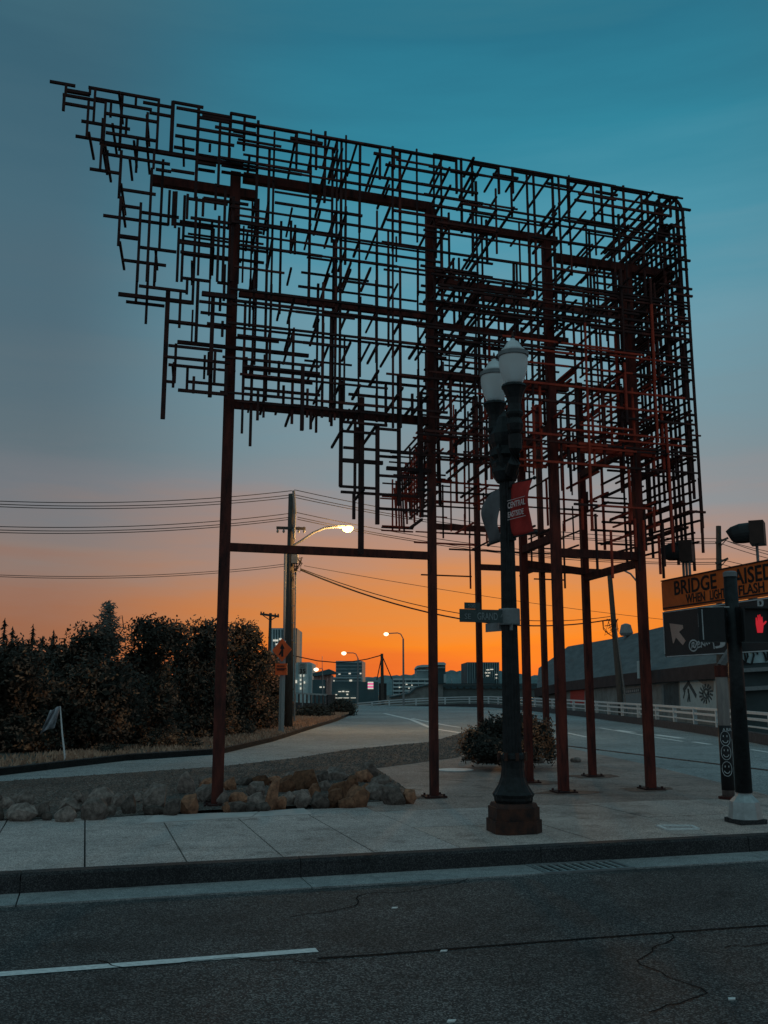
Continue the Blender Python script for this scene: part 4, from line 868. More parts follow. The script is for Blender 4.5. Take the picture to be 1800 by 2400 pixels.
pl_ = bpy.data.lights.new('lamp_light', 'POINT'); pl_.energy = 900; pl_.color = (1, .5, .16); pl_.shadow_soft_size = .3
po_ = bpy.data.objects.new('lamp_light', pl_); COL.objects.link(po_); po_.location = lc + Vector((0, -.1, -.5)); po_.parent = la
# second slim pole beside it
b2 = Vector((D(668, 1700, YP + 2).x, YP + 2, 0)); t2 = D(671, 1290, YP + 2)
up2 = thing('steel_pole', 'slim grey pole standing just left of the wooden utility pole', 'pole', b2)
mb_ = MB(); mb_.tube([b2, t2], .13, 12, .1); mb_.build('shaft', GALVD, up2, smooth=True); mb_ = MB(); mb_.lathe([(0, .12), (.05, .12), (.08, .03)], t2, 12); mb_.build('pole_cap', GALVD, up2)
# small far pole with crossarm
b3 = D(630, 1560, 90); t3 = D(634, 1437, 90); b3.z = 0
up3 = thing('crossarm_pole', 'small distant pole with a crossarm above the trees by the tower', 'utility pole', b3)
mb_ = MB(); mb_.tube([b3, t3], .17, 8, .13); mb_.build('pole', WOODP, up3); mb_ = MB(); mb_.bar(D(610, 1439, 89.7), D(654, 1445, 89.7), .2); mb_.bar(D(616, 1442, 89.7), D(632, 1453, 89.7), .08); mb_.bar(D(649, 1445, 89.7), D(634, 1454, 89.7), .08)
for px in (612, 618, 645, 652): mb_.box(D(px, 1437 + (px - 610) * .13, 89.7), .12, .12, .3)
mb_.build('crossarm', WOODP, up3)
# right pole behind the bridge sign
YR = 44.0; b4 = Vector((D(1688, 1700, YR).x, YR, 0)); t4 = D(1684, 1233, YR)
up4 = thing('wooden_utility_pole', 'wooden utility pole with two short crossarms rising behind the bridge sign', 'utility pole', b4)
mb_ = MB(); mb_.tube([b4, t4], .16, 10, .12); mb_.build('pole', WOODP, up4)
for py in (1265, 1313):
    mb_ = MB(); mb_.bar(D(1678, py + 8, YR - .2), D(1706, py - 4, YR - .2), .1); mb_.bar(D(1702, py, YR - .2), D(1688, py + 16, YR - .15), .04); c = mb_.build('crossarm', WOODP, up4)
# leaning pole near the long building
YL = 52.0; b5 = Vector((D(1458, 1690, YL).x, YL, 0)); t5 = D(1428, 1338, YL)
up5 = thing('leaning_pole', 'leaning wooden pole with a tangle of cables before the dark roof', 'utility pole', b5)
mb_ = MB(); mb_.tube([b5, t5], .17, 10, .13); mb_.build('pole', WOODP, up5)
mb_ = MB(); mb_.tube([b5 + Vector((.32, 0, 0)), D(1443, 1470, YL - .1)], .05, 6); mb_.build('conduit', GALVD, up5)
mb_ = MB()
for i in range(8): q = [D(1426 + rr.uniform(-16, 24), 1450 + rr.uniform(0, 40), YL - .3) for _ in range(3)]; mb_.tube(q, .02, 5)
mb_.tube([D(1412, 1455, YL - .3), D(1414, 1475, YL - .3), D(1425, 1485, YL - .3), D(1436, 1492, YL - .3)], .02, 5); mb_.build('cable_bundle', CABLE, up5)
mb_ = MB(); pts = [D(x, y, YL) for x, y in ((1440, 1338), (1460, 1336), (1478, 1345), (1492, 1362))]; mb_.tube(pts, .05, 6); mb_.build('arm', GALVD, up5)
# wires
wl = [((684, 1150), (-40, 1173)), ((682, 1160), (-40, 1180)), ((682, 1166), (-40, 1186)), ((682, 1203), (-40, 1233)), ((682, 1212), (-40, 1241)), ((682, 1217), (-40, 1247)), ((668, 1322), (-40, 1346)), ((668, 1327), (-40, 1350))]
nm = ['topmost', 'second', 'third', 'fourth', 'fifth', 'sixth', 'seventh', 'lowest']
for i, (a, b) in enumerate(wl): wire([D(*a, YP), D(*b, YP - 6)], .016 if i < 6 else .012, f'{nm[i]} wire running left from the utility pole', sag=.25)
wr = [((690, 1148), (1686, 1262)), ((692, 1160), (1680, 1270)), ((692, 1166), (1690, 1274)), ((694, 1201), (1686, 1310)), ((697, 1212), (1680, 1318)), ((697, 1217), (1690, 1322))]
for i, (a, b) in enumerate(wr): wire([D(*a, YP), D(*b, YR)], .016, f'{nm[i]} wire running right from the utility pole behind the lattice', sag=.55)
for i, (a, b) in enumerate([((1686, 1262), (1900, 1310)), ((1704, 1268), (1900, 1322)), ((1690, 1274), (1900, 1330)), ((1686, 1310), (1900, 1345)), ((1690, 1322), (1900, 1362))]): wire([D(*a, YR), D(*b, YR - 4)], .015, f'{nm[i]} wire running right from the pole behind the bridge sign', sag=.1)
wire([D(705, 1336, YP - .3), D(1430, 1452, YL)], .035, 'thick sagging cable from the utility pole to the leaning pole', 'communication cables', sag=1.1)
wire([D(705, 1333, YP - .3), D(1430, 1445, YL)], .02, 'thin cable just above the thick sagging one', 'communication cables', sag=.95)
wire([D(713, 1326, YP), D(1900, 1480, YL + 5)], .012, 'thin lone wire crossing the orange sky behind the columns', 'communication cables', sag=.4)
# ================================================================== SIGNS ON THE LEFT
ms = thing('merge_sign', 'orange diamond merge sign above a small orange plaque on a grey timber post', 'road sign', Vector((D(659, 1705, 35).x, 35, .13)))
YM = 35.0
def mq(x, y, d=0): return D(x, y, YM - d)
mb_ = MB(); mb_.tube([Vector((D(659, 1705, YM).x, YM, .1)), mq(664, 1500)], .1, 4); mb_.build('post', WOODG, ms)
mb_ = MB(); dp = [mq(x, y, .14) for x, y in ((661, 1496), (684, 1522), (661, 1551), (638, 1524))]; mb_.prism(dp, (0, .02, 0)); dm = mb_.build('diamond', SIGNR, ms)
mb_ = MB(); mb_.prism([mq(x, y, .15) for x, y in ((659, 1539), (664, 1539), (664, 1521), (667, 1520), (661, 1508), (656, 1520), (659, 1521))], (0, .008, 0)); mb_.prism([mq(x, y, .16) for x, y in ((653, 1534), (656, 1536), (660, 1529), (660, 1522))], (0, .008, 0)); mb_.build('merge_arrow', INK, dm)
mb_ = MB(); mb_.prism([mq(x, y, .14) for x, y in ((645, 1555), (673, 1555), (673, 1582), (645, 1582))], (0, .02, 0)); pq = mb_.build('plaque', SIGNR, ms)
mb_ = MB()
for y, x0, x1 in ((1561, 650, 668), (1567, 649, 670), (1570, 650, 668)):
    x = x0
    while x < x1: mb_.box(mq(x, y, .155), .028, .006, .04); x += 2.6
mb_.build('lettering', INK, pq)
ss = thing('speed_limit_sign', 'grey speed limit sign reading 35 before the pale tower', 'road sign', Vector((D(709, 1650, 66).x, 66, 0)))
mb_ = MB(); mb_.tube([Vector((D(709, 1650, 66).x, 66, 0)), D(709, 1556, 66)], .04, 6); mb_.build('post', GALVD, ss)
mb_ = MB(); mb_.prism([D(x, y, 65.9) for x, y in ((699, 1553), (719, 1553), (719, 1580), (699, 1580))], (0, .03, 0)); pl2 = mb_.build('plate', mat('grey_sheeting', (.22, .28, .29), .6), ss)
wordmesh('35', .42, D(709, 1578, 65.86), (1, 0, 0), Zv, INK, pl2, 'lettering', 'CENTER', 1, .01, .012); wordmesh('SPEED', .13, D(709, 1560, 65.86), (1, 0, 0), Zv, INK, pl2, 'lettering', 'CENTER'); wordmesh('LIMIT', .13, D(709, 1565.5, 65.86), (1, 0, 0), Zv, INK, pl2, 'lettering', 'CENTER')
# white flag on a leaning stick
fb0 = G(153, 1782, .13); YF = fb0.y
fl = thing('verge_flag', 'pale limp flag on a leaning white stick before the dark trees', 'flag', fb0)
mb_ = MB(); mb_.tube([fb0, D(146, 1720, YF), D(141, 1655, YF)], .022, 6, .015); mb_.build('stick', WHITE, fl)
mb_ = MB(); ni, nj = 8, 10; P4 = [(141, 1656), (118, 1664), (93, 1720), (128, 1704)]
vs = []
for j in range(nj + 1):
    for i in range(ni + 1):
        f, g = i / ni, j / nj
        x = (1 - f) * (P4[1][0] * (1 - g) + P4[2][0] * g) + f * (P4[0][0] * (1 - g) + P4[3][0] * g); y = (1 - f) * (P4[1][1] * (1 - g) + P4[2][1] * g) + f * (P4[0][1] * (1 - g) + P4[3][1] * g)
        vs.append(D(x, y + 2 * math.sin(f * 6 + g * 2), YF - .07 * math.sin(f * 9 + g * 4)))
mb_._add(vs, [(j * (ni + 1) + i, j * (ni + 1) + i + 1, (j + 1) * (ni + 1) + i + 1, (j + 1) * (ni + 1) + i) for j in range(nj) for i in range(ni)])
c = mb_.build('cloth', mat('pale_flag_cloth', (.4, .42, .46), .8, scale=6, col2=(.16, .18, .2)), fl, smooth=True); c.modifiers.new('s', 'SOLIDIFY').thickness = .004
# ================================================================== BARRIERS
BR = [(905, 1654.5), (1000, 1655.5), (1080, 1656), (1150, 1658), (1230, 1664), (1300, 1672), (1380, 1681), (1450, 1691), (1550, 1704), (1640, 1718), (1720, 1731), (1800, 1745), (1900, 1765), (2020, 1790)]
bpts = [G(838, 1652.5), G(870, 1653.5)] + [G(a, b) for a, b in BR]
for p_, dz_ in zip(bpts, (-.75, -.6, -.42, -.18, -.06)): p_.z += dz_
def resample(pts, step):
    o = [pts[0]]; acc = 0
    for i in range(len(pts) - 1):
        a, b = pts[i], pts[i + 1]; l = (b - a).length; d = step - acc
        while d <= l: o.append(a.lerp(b, d / l)); d += step
        acc = (acc + l) % step if True else 0
    return o
bar_ = thing('bridge_barrier', 'long dark concrete barrier with pale double metal rails along the bridge road', 'barrier', bpts[8])
mb_ = MB()
for i in range(len(bpts) - 1): mb_.bar(bpts[i] + Vector((0, .3, .14)), bpts[i + 1] + Vector((0, .3, .14)), .34, .3, Zv)
mb_.build('plinth', PARA, bar_)
for zz, hh in ((.92, .09), (.72, .08), (.48, .045)):
    mb_ = MB()
    for i in range(len(bpts) - 1): mb_.bar(bpts[i] + Vector((0, .3, zz)), bpts[i + 1] + Vector((0, .3, zz)), hh, .08, Zv)
    mb_.build('rail', RAILM, bar_)
for p in resample(bpts, 2.9)[1:]:
    mb_ = MB(); mb_.bar(p + Vector((.0, .32, .28)), p + Vector((0, .34, .9)), .14, .1, Vector((1, 0, 0))); mb_.build('rail_post', RAILM, bar_)
# left parapet on the bridge
pa = [G(640, 1668), G(700, 1668), G(782, 1667)]
YQ = pa[2].y
par = thing('bridge_parapet', 'dark concrete balustrade ending in a square block left of the road', 'parapet', Vector((pa[1].x, YQ, 0)))
def pz_(px, py): return D(px, py, YQ)
mb_ = MB(); mb_.prism([pz_(x, y) for x, y in ((686, 1646), (768, 1650), (768, 1700), (686, 1700))], (0, .5, 0)); mb_.build('wall', PARA, par)
mb_ = MB(); mb_.prism([pz_(x, y) for x, y in ((766, 1628), (785, 1628), (785, 1700), (766, 1700))], (0, .9, 0)); mb_.build('end_block', PARA, par)
mb_ = MB(); mb_.prism([pz_(x, y) for x, y in ((686, 1622), (768, 1627), (768, 1631), (686, 1626))], (0, .45, 0)); mb_.build('coping', mat('pale_coping', (.3, .34, .35), .8), par)
for i in range(9):
    x = 689 + i * 9.4; mb_ = MB(); mb_.prism([pz_(a, b + i * .5) for a, b in ((x, 1626), (x + 3.4, 1626), (x + 3.4, 1647), (x, 1647))], (0, .35, 0)); mb_.build('baluster', PARA, par)
# ================================================================== FAR STREET LAMPS
def cobra(pb_, pt_, ph, Y, lab):
    b_ = D(*pb_, Y); t_ = D(*pt_, Y); h_ = D(*ph, Y)
    t = thing('bridge_lamp', lab, 'street lamp', b_, 'lit lamps along the bridge')
    mb_ = MB(); mb_.tube([b_, t_], .1, 8, .07); mb_.build('pole', GALVD, t)
    mb_ = MB(); mid = t_.lerp(h_, .5) + Vector((.25, 0, abs(t_.x - h_.x) * .2)); mb_.tube([t_, t_.lerp(mid, .6) + Vector((.08, 0, .1)), mid, h_.lerp(mid, .3) + Vector((0, 0, .03)), h_ + Vector((.1, 0, .05))], .045, 6); mb_.build('arm', GALVD, t)
    mb_ = MB(); r_ = 6.0 * Y / F; mb_.lathe([(-.75 * r_, .2 * r_), (-.5 * r_, .75 * r_), (0, r_), (.4 * r_, .8 * r_), (.6 * r_, .25 * r_)], h_, 14); mb_.build('lens', LAMPW, t, smooth=True)
cobra((946, 1655), (945, 1497), (905, 1486), 84, 'tallest lit lamp on the bridge, between the pole with guy wires and the second column')
cobra((838, 1668), (839, 1543), (806, 1531), 100, 'lit lamp in front of the striped office block')
cobra((757, 1668), (756, 1570), (741, 1569), 130, 'smallest lit lamp, beside the speed limit sign')
# pole with guy wires and the box behind it
gp = thing('guyed_pole', 'dark pole with slanting guy wires and a black box at the bridge', 'pole', D(895, 1650, 105))
mb_ = MB(); mb_.tube([D(897, 1660, 105), D(895, 1532, 105)], .2, 8, .15); mb_.build('pole', WOODP, gp)
for x, y in ((883, 1594), (919, 1592)): mb_ = MB(); mb_.tube([D(895, 1536, 105), D(x, y, 105)], .06, 5); mb_.build('guy_wire', CABLE, gp)
mb_ = MB(); mb_.box(D(897, 1622, 105.5), 18 * 105 / F, .8, 40 * 105 / F); mb_.build('cabinet', BLACK, gp)
wire([D(x, y, 105) for x, y in ((893, 1536), (860, 1545), (830, 1550), (790, 1553), (745, 1549), (707, 1541), (660, 1530))], .06, 'dark cable slung from the guyed pole across the striped block', 'communication cables')
# ================================================================== FAR BUILDINGS
def block(t, name, px0, px1, py0, Y, depth, m_, zb=-14.0, py1=None):
    a, b = D(px0, py0, Y), D(px1, py0, Y); z0 = zb if py1 is None else D(px0, py1, Y).z
    mb_ = MB(); mb_.prism([Vector((a.x, Y, z0)), Vector((b.x, Y, z0)), Vector((b.x, Y, a.z)), Vector((a.x, Y, a.z))], (0, depth, 0)); return mb_.build(name, m_, t)
def rects(t, name, lst, Y, m_, th=.25):
    for (x0, y0, x1, y1) in lst:
        mb_ = MB(); mb_.prism([D(x, y, Y) for x, y in ((x0, y0), (x1, y0), (x1, y1), (x0, y1))], (0, th, 0)); mb_.build(name, m_, t)
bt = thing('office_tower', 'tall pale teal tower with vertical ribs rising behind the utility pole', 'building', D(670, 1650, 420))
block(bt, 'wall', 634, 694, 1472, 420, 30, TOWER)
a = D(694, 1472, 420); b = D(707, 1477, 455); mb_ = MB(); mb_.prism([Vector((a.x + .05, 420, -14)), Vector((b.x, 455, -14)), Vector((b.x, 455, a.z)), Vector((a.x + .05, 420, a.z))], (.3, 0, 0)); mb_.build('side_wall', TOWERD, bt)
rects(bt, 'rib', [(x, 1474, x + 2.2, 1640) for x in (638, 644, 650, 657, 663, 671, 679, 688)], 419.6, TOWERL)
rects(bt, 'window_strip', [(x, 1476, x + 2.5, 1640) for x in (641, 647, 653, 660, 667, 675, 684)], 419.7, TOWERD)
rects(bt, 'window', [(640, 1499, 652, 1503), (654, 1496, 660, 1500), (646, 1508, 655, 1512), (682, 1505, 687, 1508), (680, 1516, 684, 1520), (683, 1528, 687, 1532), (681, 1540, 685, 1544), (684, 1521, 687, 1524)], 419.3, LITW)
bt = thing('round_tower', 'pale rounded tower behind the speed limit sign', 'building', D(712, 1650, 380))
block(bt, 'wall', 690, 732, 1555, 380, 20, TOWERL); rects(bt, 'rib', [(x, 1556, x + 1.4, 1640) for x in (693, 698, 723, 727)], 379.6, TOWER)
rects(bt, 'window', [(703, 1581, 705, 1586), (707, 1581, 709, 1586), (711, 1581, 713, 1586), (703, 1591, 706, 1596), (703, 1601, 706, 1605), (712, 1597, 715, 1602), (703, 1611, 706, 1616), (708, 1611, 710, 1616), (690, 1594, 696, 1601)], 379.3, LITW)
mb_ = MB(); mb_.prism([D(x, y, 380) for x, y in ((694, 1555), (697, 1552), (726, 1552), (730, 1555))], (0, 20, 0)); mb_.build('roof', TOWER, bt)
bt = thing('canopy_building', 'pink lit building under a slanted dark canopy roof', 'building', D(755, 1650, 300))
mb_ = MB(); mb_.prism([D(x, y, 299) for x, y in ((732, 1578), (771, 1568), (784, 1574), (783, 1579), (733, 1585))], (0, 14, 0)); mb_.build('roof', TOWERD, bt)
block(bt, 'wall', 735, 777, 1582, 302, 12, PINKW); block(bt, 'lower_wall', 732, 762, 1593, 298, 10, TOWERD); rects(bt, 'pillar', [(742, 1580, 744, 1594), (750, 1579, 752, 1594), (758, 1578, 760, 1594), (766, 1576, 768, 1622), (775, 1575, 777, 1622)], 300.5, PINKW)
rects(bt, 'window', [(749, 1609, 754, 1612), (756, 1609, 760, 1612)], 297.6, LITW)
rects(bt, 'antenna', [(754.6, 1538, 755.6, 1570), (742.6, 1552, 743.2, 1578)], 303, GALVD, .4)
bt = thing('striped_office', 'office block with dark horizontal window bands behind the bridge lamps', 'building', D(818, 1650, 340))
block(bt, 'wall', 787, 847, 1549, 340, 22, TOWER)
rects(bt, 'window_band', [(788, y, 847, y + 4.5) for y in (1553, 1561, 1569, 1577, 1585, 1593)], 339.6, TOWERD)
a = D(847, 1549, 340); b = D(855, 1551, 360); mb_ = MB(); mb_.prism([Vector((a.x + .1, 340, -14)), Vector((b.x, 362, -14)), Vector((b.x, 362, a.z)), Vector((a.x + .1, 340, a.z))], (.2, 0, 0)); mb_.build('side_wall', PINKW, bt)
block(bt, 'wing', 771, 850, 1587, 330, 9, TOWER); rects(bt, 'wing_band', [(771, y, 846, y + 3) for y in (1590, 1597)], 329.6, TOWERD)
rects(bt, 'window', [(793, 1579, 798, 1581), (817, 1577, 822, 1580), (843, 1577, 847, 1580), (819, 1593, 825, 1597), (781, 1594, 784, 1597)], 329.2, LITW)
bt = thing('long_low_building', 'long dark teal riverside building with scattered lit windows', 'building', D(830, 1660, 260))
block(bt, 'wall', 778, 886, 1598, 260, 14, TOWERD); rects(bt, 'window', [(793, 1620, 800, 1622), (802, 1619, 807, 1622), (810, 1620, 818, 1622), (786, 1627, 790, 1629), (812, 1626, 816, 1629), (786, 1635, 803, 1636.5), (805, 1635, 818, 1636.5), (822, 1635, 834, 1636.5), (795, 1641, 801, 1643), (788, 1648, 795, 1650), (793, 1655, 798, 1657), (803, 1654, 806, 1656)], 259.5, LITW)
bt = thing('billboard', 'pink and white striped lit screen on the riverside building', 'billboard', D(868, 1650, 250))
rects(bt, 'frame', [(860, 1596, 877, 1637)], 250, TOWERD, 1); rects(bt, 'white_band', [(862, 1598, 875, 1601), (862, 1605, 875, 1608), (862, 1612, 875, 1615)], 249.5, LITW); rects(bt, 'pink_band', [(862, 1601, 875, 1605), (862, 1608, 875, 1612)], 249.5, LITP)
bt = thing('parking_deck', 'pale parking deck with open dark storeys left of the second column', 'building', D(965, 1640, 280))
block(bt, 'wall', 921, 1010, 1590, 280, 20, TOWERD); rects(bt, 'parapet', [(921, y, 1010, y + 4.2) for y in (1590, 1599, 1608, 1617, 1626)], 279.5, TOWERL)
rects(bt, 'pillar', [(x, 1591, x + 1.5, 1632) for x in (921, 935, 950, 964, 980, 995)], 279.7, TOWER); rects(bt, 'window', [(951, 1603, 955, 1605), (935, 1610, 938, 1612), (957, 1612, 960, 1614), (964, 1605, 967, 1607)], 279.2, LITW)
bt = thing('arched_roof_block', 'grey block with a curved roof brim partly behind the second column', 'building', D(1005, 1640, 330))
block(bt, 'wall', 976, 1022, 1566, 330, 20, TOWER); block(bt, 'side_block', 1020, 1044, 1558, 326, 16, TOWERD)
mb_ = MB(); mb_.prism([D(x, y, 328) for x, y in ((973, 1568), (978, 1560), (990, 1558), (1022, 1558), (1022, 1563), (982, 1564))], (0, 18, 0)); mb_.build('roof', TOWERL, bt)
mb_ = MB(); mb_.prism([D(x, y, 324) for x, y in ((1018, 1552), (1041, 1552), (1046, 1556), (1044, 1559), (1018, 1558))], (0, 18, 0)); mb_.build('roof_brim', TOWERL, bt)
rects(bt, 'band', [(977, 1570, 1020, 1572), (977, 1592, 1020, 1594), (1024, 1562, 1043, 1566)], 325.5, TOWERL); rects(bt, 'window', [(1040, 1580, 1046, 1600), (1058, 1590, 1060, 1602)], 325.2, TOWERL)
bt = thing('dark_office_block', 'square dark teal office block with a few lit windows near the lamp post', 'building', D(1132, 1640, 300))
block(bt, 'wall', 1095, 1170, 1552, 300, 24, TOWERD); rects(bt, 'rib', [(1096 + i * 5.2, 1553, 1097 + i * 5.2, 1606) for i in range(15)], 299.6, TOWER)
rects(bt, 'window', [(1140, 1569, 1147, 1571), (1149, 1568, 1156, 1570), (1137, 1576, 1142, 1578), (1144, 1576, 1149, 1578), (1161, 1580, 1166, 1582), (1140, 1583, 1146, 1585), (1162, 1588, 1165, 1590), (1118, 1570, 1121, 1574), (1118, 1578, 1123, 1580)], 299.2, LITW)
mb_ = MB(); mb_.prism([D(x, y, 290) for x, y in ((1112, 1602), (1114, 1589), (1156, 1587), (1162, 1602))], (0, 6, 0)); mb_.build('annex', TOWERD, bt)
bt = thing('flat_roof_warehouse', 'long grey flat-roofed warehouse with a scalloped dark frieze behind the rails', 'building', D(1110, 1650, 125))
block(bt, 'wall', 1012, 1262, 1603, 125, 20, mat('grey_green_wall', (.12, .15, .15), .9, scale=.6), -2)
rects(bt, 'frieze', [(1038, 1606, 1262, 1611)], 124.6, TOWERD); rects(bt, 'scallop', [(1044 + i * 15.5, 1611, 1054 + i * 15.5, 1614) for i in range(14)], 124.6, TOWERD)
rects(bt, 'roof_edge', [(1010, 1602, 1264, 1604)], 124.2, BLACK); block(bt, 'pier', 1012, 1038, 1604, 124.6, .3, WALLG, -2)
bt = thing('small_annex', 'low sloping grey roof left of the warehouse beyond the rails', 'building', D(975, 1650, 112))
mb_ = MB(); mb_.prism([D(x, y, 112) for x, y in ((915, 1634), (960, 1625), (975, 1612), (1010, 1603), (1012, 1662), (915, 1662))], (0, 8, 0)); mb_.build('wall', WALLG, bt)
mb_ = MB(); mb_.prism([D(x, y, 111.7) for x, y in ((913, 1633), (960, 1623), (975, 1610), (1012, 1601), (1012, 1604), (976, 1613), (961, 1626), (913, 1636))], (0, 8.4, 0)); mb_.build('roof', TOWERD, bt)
# hills
mb_ = MB(); prev = None; rr = random.Random(2)
hp_ = []
x = -400
while x <= 2200:
    base = 1592 - 8 * math.sin((x - 700) / 260) - 6 * noise.noise((x * .012, 0, 0)) - (10 if 1040 < x < 1180 else 0)
    hp_.append((x, base - rr.uniform(0, 5))); x += 7
vs = [D(a, b, 2400) for a, b in hp_] + [Vector((D(a, 1612, 2400).x, 2300, -16)) for a, b in hp_] + [D(a, b - 4, 2600) - Vector((0, 0, 30)) for a, b in hp_]
n = len(hp_); mb_._add(vs, [(i, i + 1, n + i + 1, n + i) for i in range(n - 1)] + [(2 * n + i, 2 * n + i + 1, i + 1, i) for i in range(n - 1)])
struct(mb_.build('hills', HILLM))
# ================================================================== LONG BUILDING ON THE RIGHT
lb = thing('long_roofed_building', 'long building with a huge dark sloping roof and painted walls behind the rails', 'building', D(1500, 1650, 58))
E_ = [(1258, 1614, 84), (1331, 1598, 78), (1440, 1583, 64), (1548, 1570, 55), (1684, 1555, 46), (1900, 1530, 37)]
Rg = [(1262, 1566, 96), (1308, 1533, 93), (1331, 1515, 90), (1440, 1496, 76), (1548, 1470, 65), (1684, 1440, 56), (1900, 1395, 46)]
ev = [D(*q) for q in E_]; rg = [D(*q) for q in Rg]
mb_ = MB(); vs = ev + rg; ne = len(ev)
mb_._add(vs, [(0, 1, ne + 2, ne + 1), (0, ne + 1, ne)] + [(i, i + 1, ne + i + 2, ne + i + 1) for i in range(1, ne - 1)]); ro = mb_.build('roof', ROOFD, lb); ro.modifiers.new('s', 'SOLIDIFY').thickness = -.2
mb_ = MB()
for i in range(ne - 1):
    a, b = ev[i], ev[i + 1]; mb_.bar(a + Vector((0, -.1, -.35)), b + Vector((0, -.1, -.35)), .7, .5, Zv)
mb_.build('fascia', WALLD, lb)
mb_ = MB()
for i in range(ne - 1):
    a, b = ev[i] + Vector((0, .9, 0)), ev[i + 1] + Vector((0, .9, 0)); mb_._add([Vector((a.x, a.y, -1)), Vector((b.x, b.y, -1)), b - Vector((0, 0, .3)), a - Vector((0, 0, .3))], [(0, 1, 2, 3)])
mb_.build('wall', WALLG, lb)
def onwall(px, py, d=.0):
    # point of the wall line behind this pixel column
    for i in range(ne - 1):
        a, b = ev[i] + Vector((0, .9 - d, 0)), ev[i + 1] + Vector((0, .9 - d, 0)); r = ray(px, py); k = r.x / r.y
        den = (b.x - a.x) - k * (b.y - a.y)
        if abs(den) < 1e-6: continue
        t = (k * a.y - a.x) / den
        if -.02 <= t <= 1.02: Y = a.y + t * (b.y - a.y); return D(px, py, Y)
def wpanel(name, quad, m_, d=.12, par=lb):
    mb_ = MB(); mb_.prism([onwall(x, y, d) for x, y in quad], (0, .1, 0)); return mb_.build(name, m_, par)
m1 = wpanel('mural_panel', ((1594, 1594), (1677, 1588), (1680, 1662), (1597, 1664)), MURAL)
def mstroke(par, pts, name='mural_mark', w_=.12):
    mb_ = MB(); q = [onwall(x, y, .2) for x, y in pts]
    for i in range(len(q) - 1): mb_.bar(q[i], q[i + 1], w_, .03)
    return mb_.build(name, MURALD, par)
mstroke(m1, [(1602, 1618), (1614, 1600), (1632, 1632)], w_=.22); mstroke(m1, [(1614, 1614), (1615, 1625), (1612, 1645)], w_=.14); mstroke(m1, [(1616, 1625), (1618, 1645)], w_=.1); mstroke(m1, [(1606, 1618), (1602, 1636)], w_=.1)
for k in range(14):
    a = k * .45; mstroke(m1, [(1655 + 9 * math.cos(a), 1626 + 14 * math.sin(a)), (1655 + 16 * math.cos(a + .15), 1626 + 23 * math.sin(a + .15))], w_=.1)
mstroke(m1, [(1655 + 7 * math.cos(k * .6), 1626 + 11 * math.sin(k * .6)) for k in range(12)], w_=.1); mstroke(m1, [(1651, 1622), (1656, 1632), (1660, 1621)], w_=.12)
wpanel('door', ((1681, 1588), (1694, 1587), (1696, 1662), (1683, 1662)), mat('grey_door', (.14, .17, .18), .7))
wpanel('dark_mural', ((1556, 1604), (1590, 1598), (1592, 1655), (1558, 1656)), MURALD); wpanel('grey_panel', ((1530, 1604), (1553, 1601), (1555, 1655), (1532, 1656)), WALLG)
sgp = wpanel('wall_sign', ((1458, 1618), (1500, 1613), (1501, 1622), (1459, 1627)), MURALD)
for i in range(8):
    x = 1464 + i * 4.4; mb_ = MB(); mb_.prism([onwall(a, b, .2) for a, b in ((x, 1618.5 - i * .5), (x + 2.4, 1618.2 - i * .5), (x + 2.4, 1624 - i * .5), (x, 1624.3 - i * .5))], (0, .05, 0)); mb_.build('sign_glyph', LETD, sgp)
wpanel('window', ((1460, 1630), (1500, 1626), (1501, 1655), (1461, 1657)), mat('blue_grey_panel', (.14, .2, .22), .6)); wpanel('panel', ((1390, 1612), (1420, 1608), (1421, 1645), (1391, 1647)), WALLG); wpanel('panel', ((1425, 1608), (1450, 1604), (1451, 1648), (1426, 1650)), WALLG)
wpanel('red_reflection_panel', ((1337, 1614), (1370, 1611), (1370, 1652), (1337, 1650)), mat('red_reflection_paint', (.42, .03, .025), .6))  # a red reflection put on the wall as a coloured panel
# hanging sign box on the eave
hs = thing('eave_sign', 'pale narrow sign box hanging on the eave of the dark roof', 'sign', D(1500, 1570, 56))
mb_ = MB(); mb_.prism([D(x, y, 56) for x, y in ((1497, 1549), (1526, 1546), (1526, 1588), (1498, 1590))], (0, .4, 0)); mb_.build('box', MURAL, hs)
mb_ = MB(); mb_.prism([D(x, y, 55.7) for x, y in ((1501, 1552), (1506, 1551), (1507, 1586), (1502, 1587))], (0, .2, 0)); mb_.build('mark', MURALD, hs)
mb_ = MB(); mb_.lathe([(0, .4), (.2, .5), (.8, .35), (.9, .1)], D(1468, 1490, 72), 10); mb_.build('roof_vent', GALVD, lb)
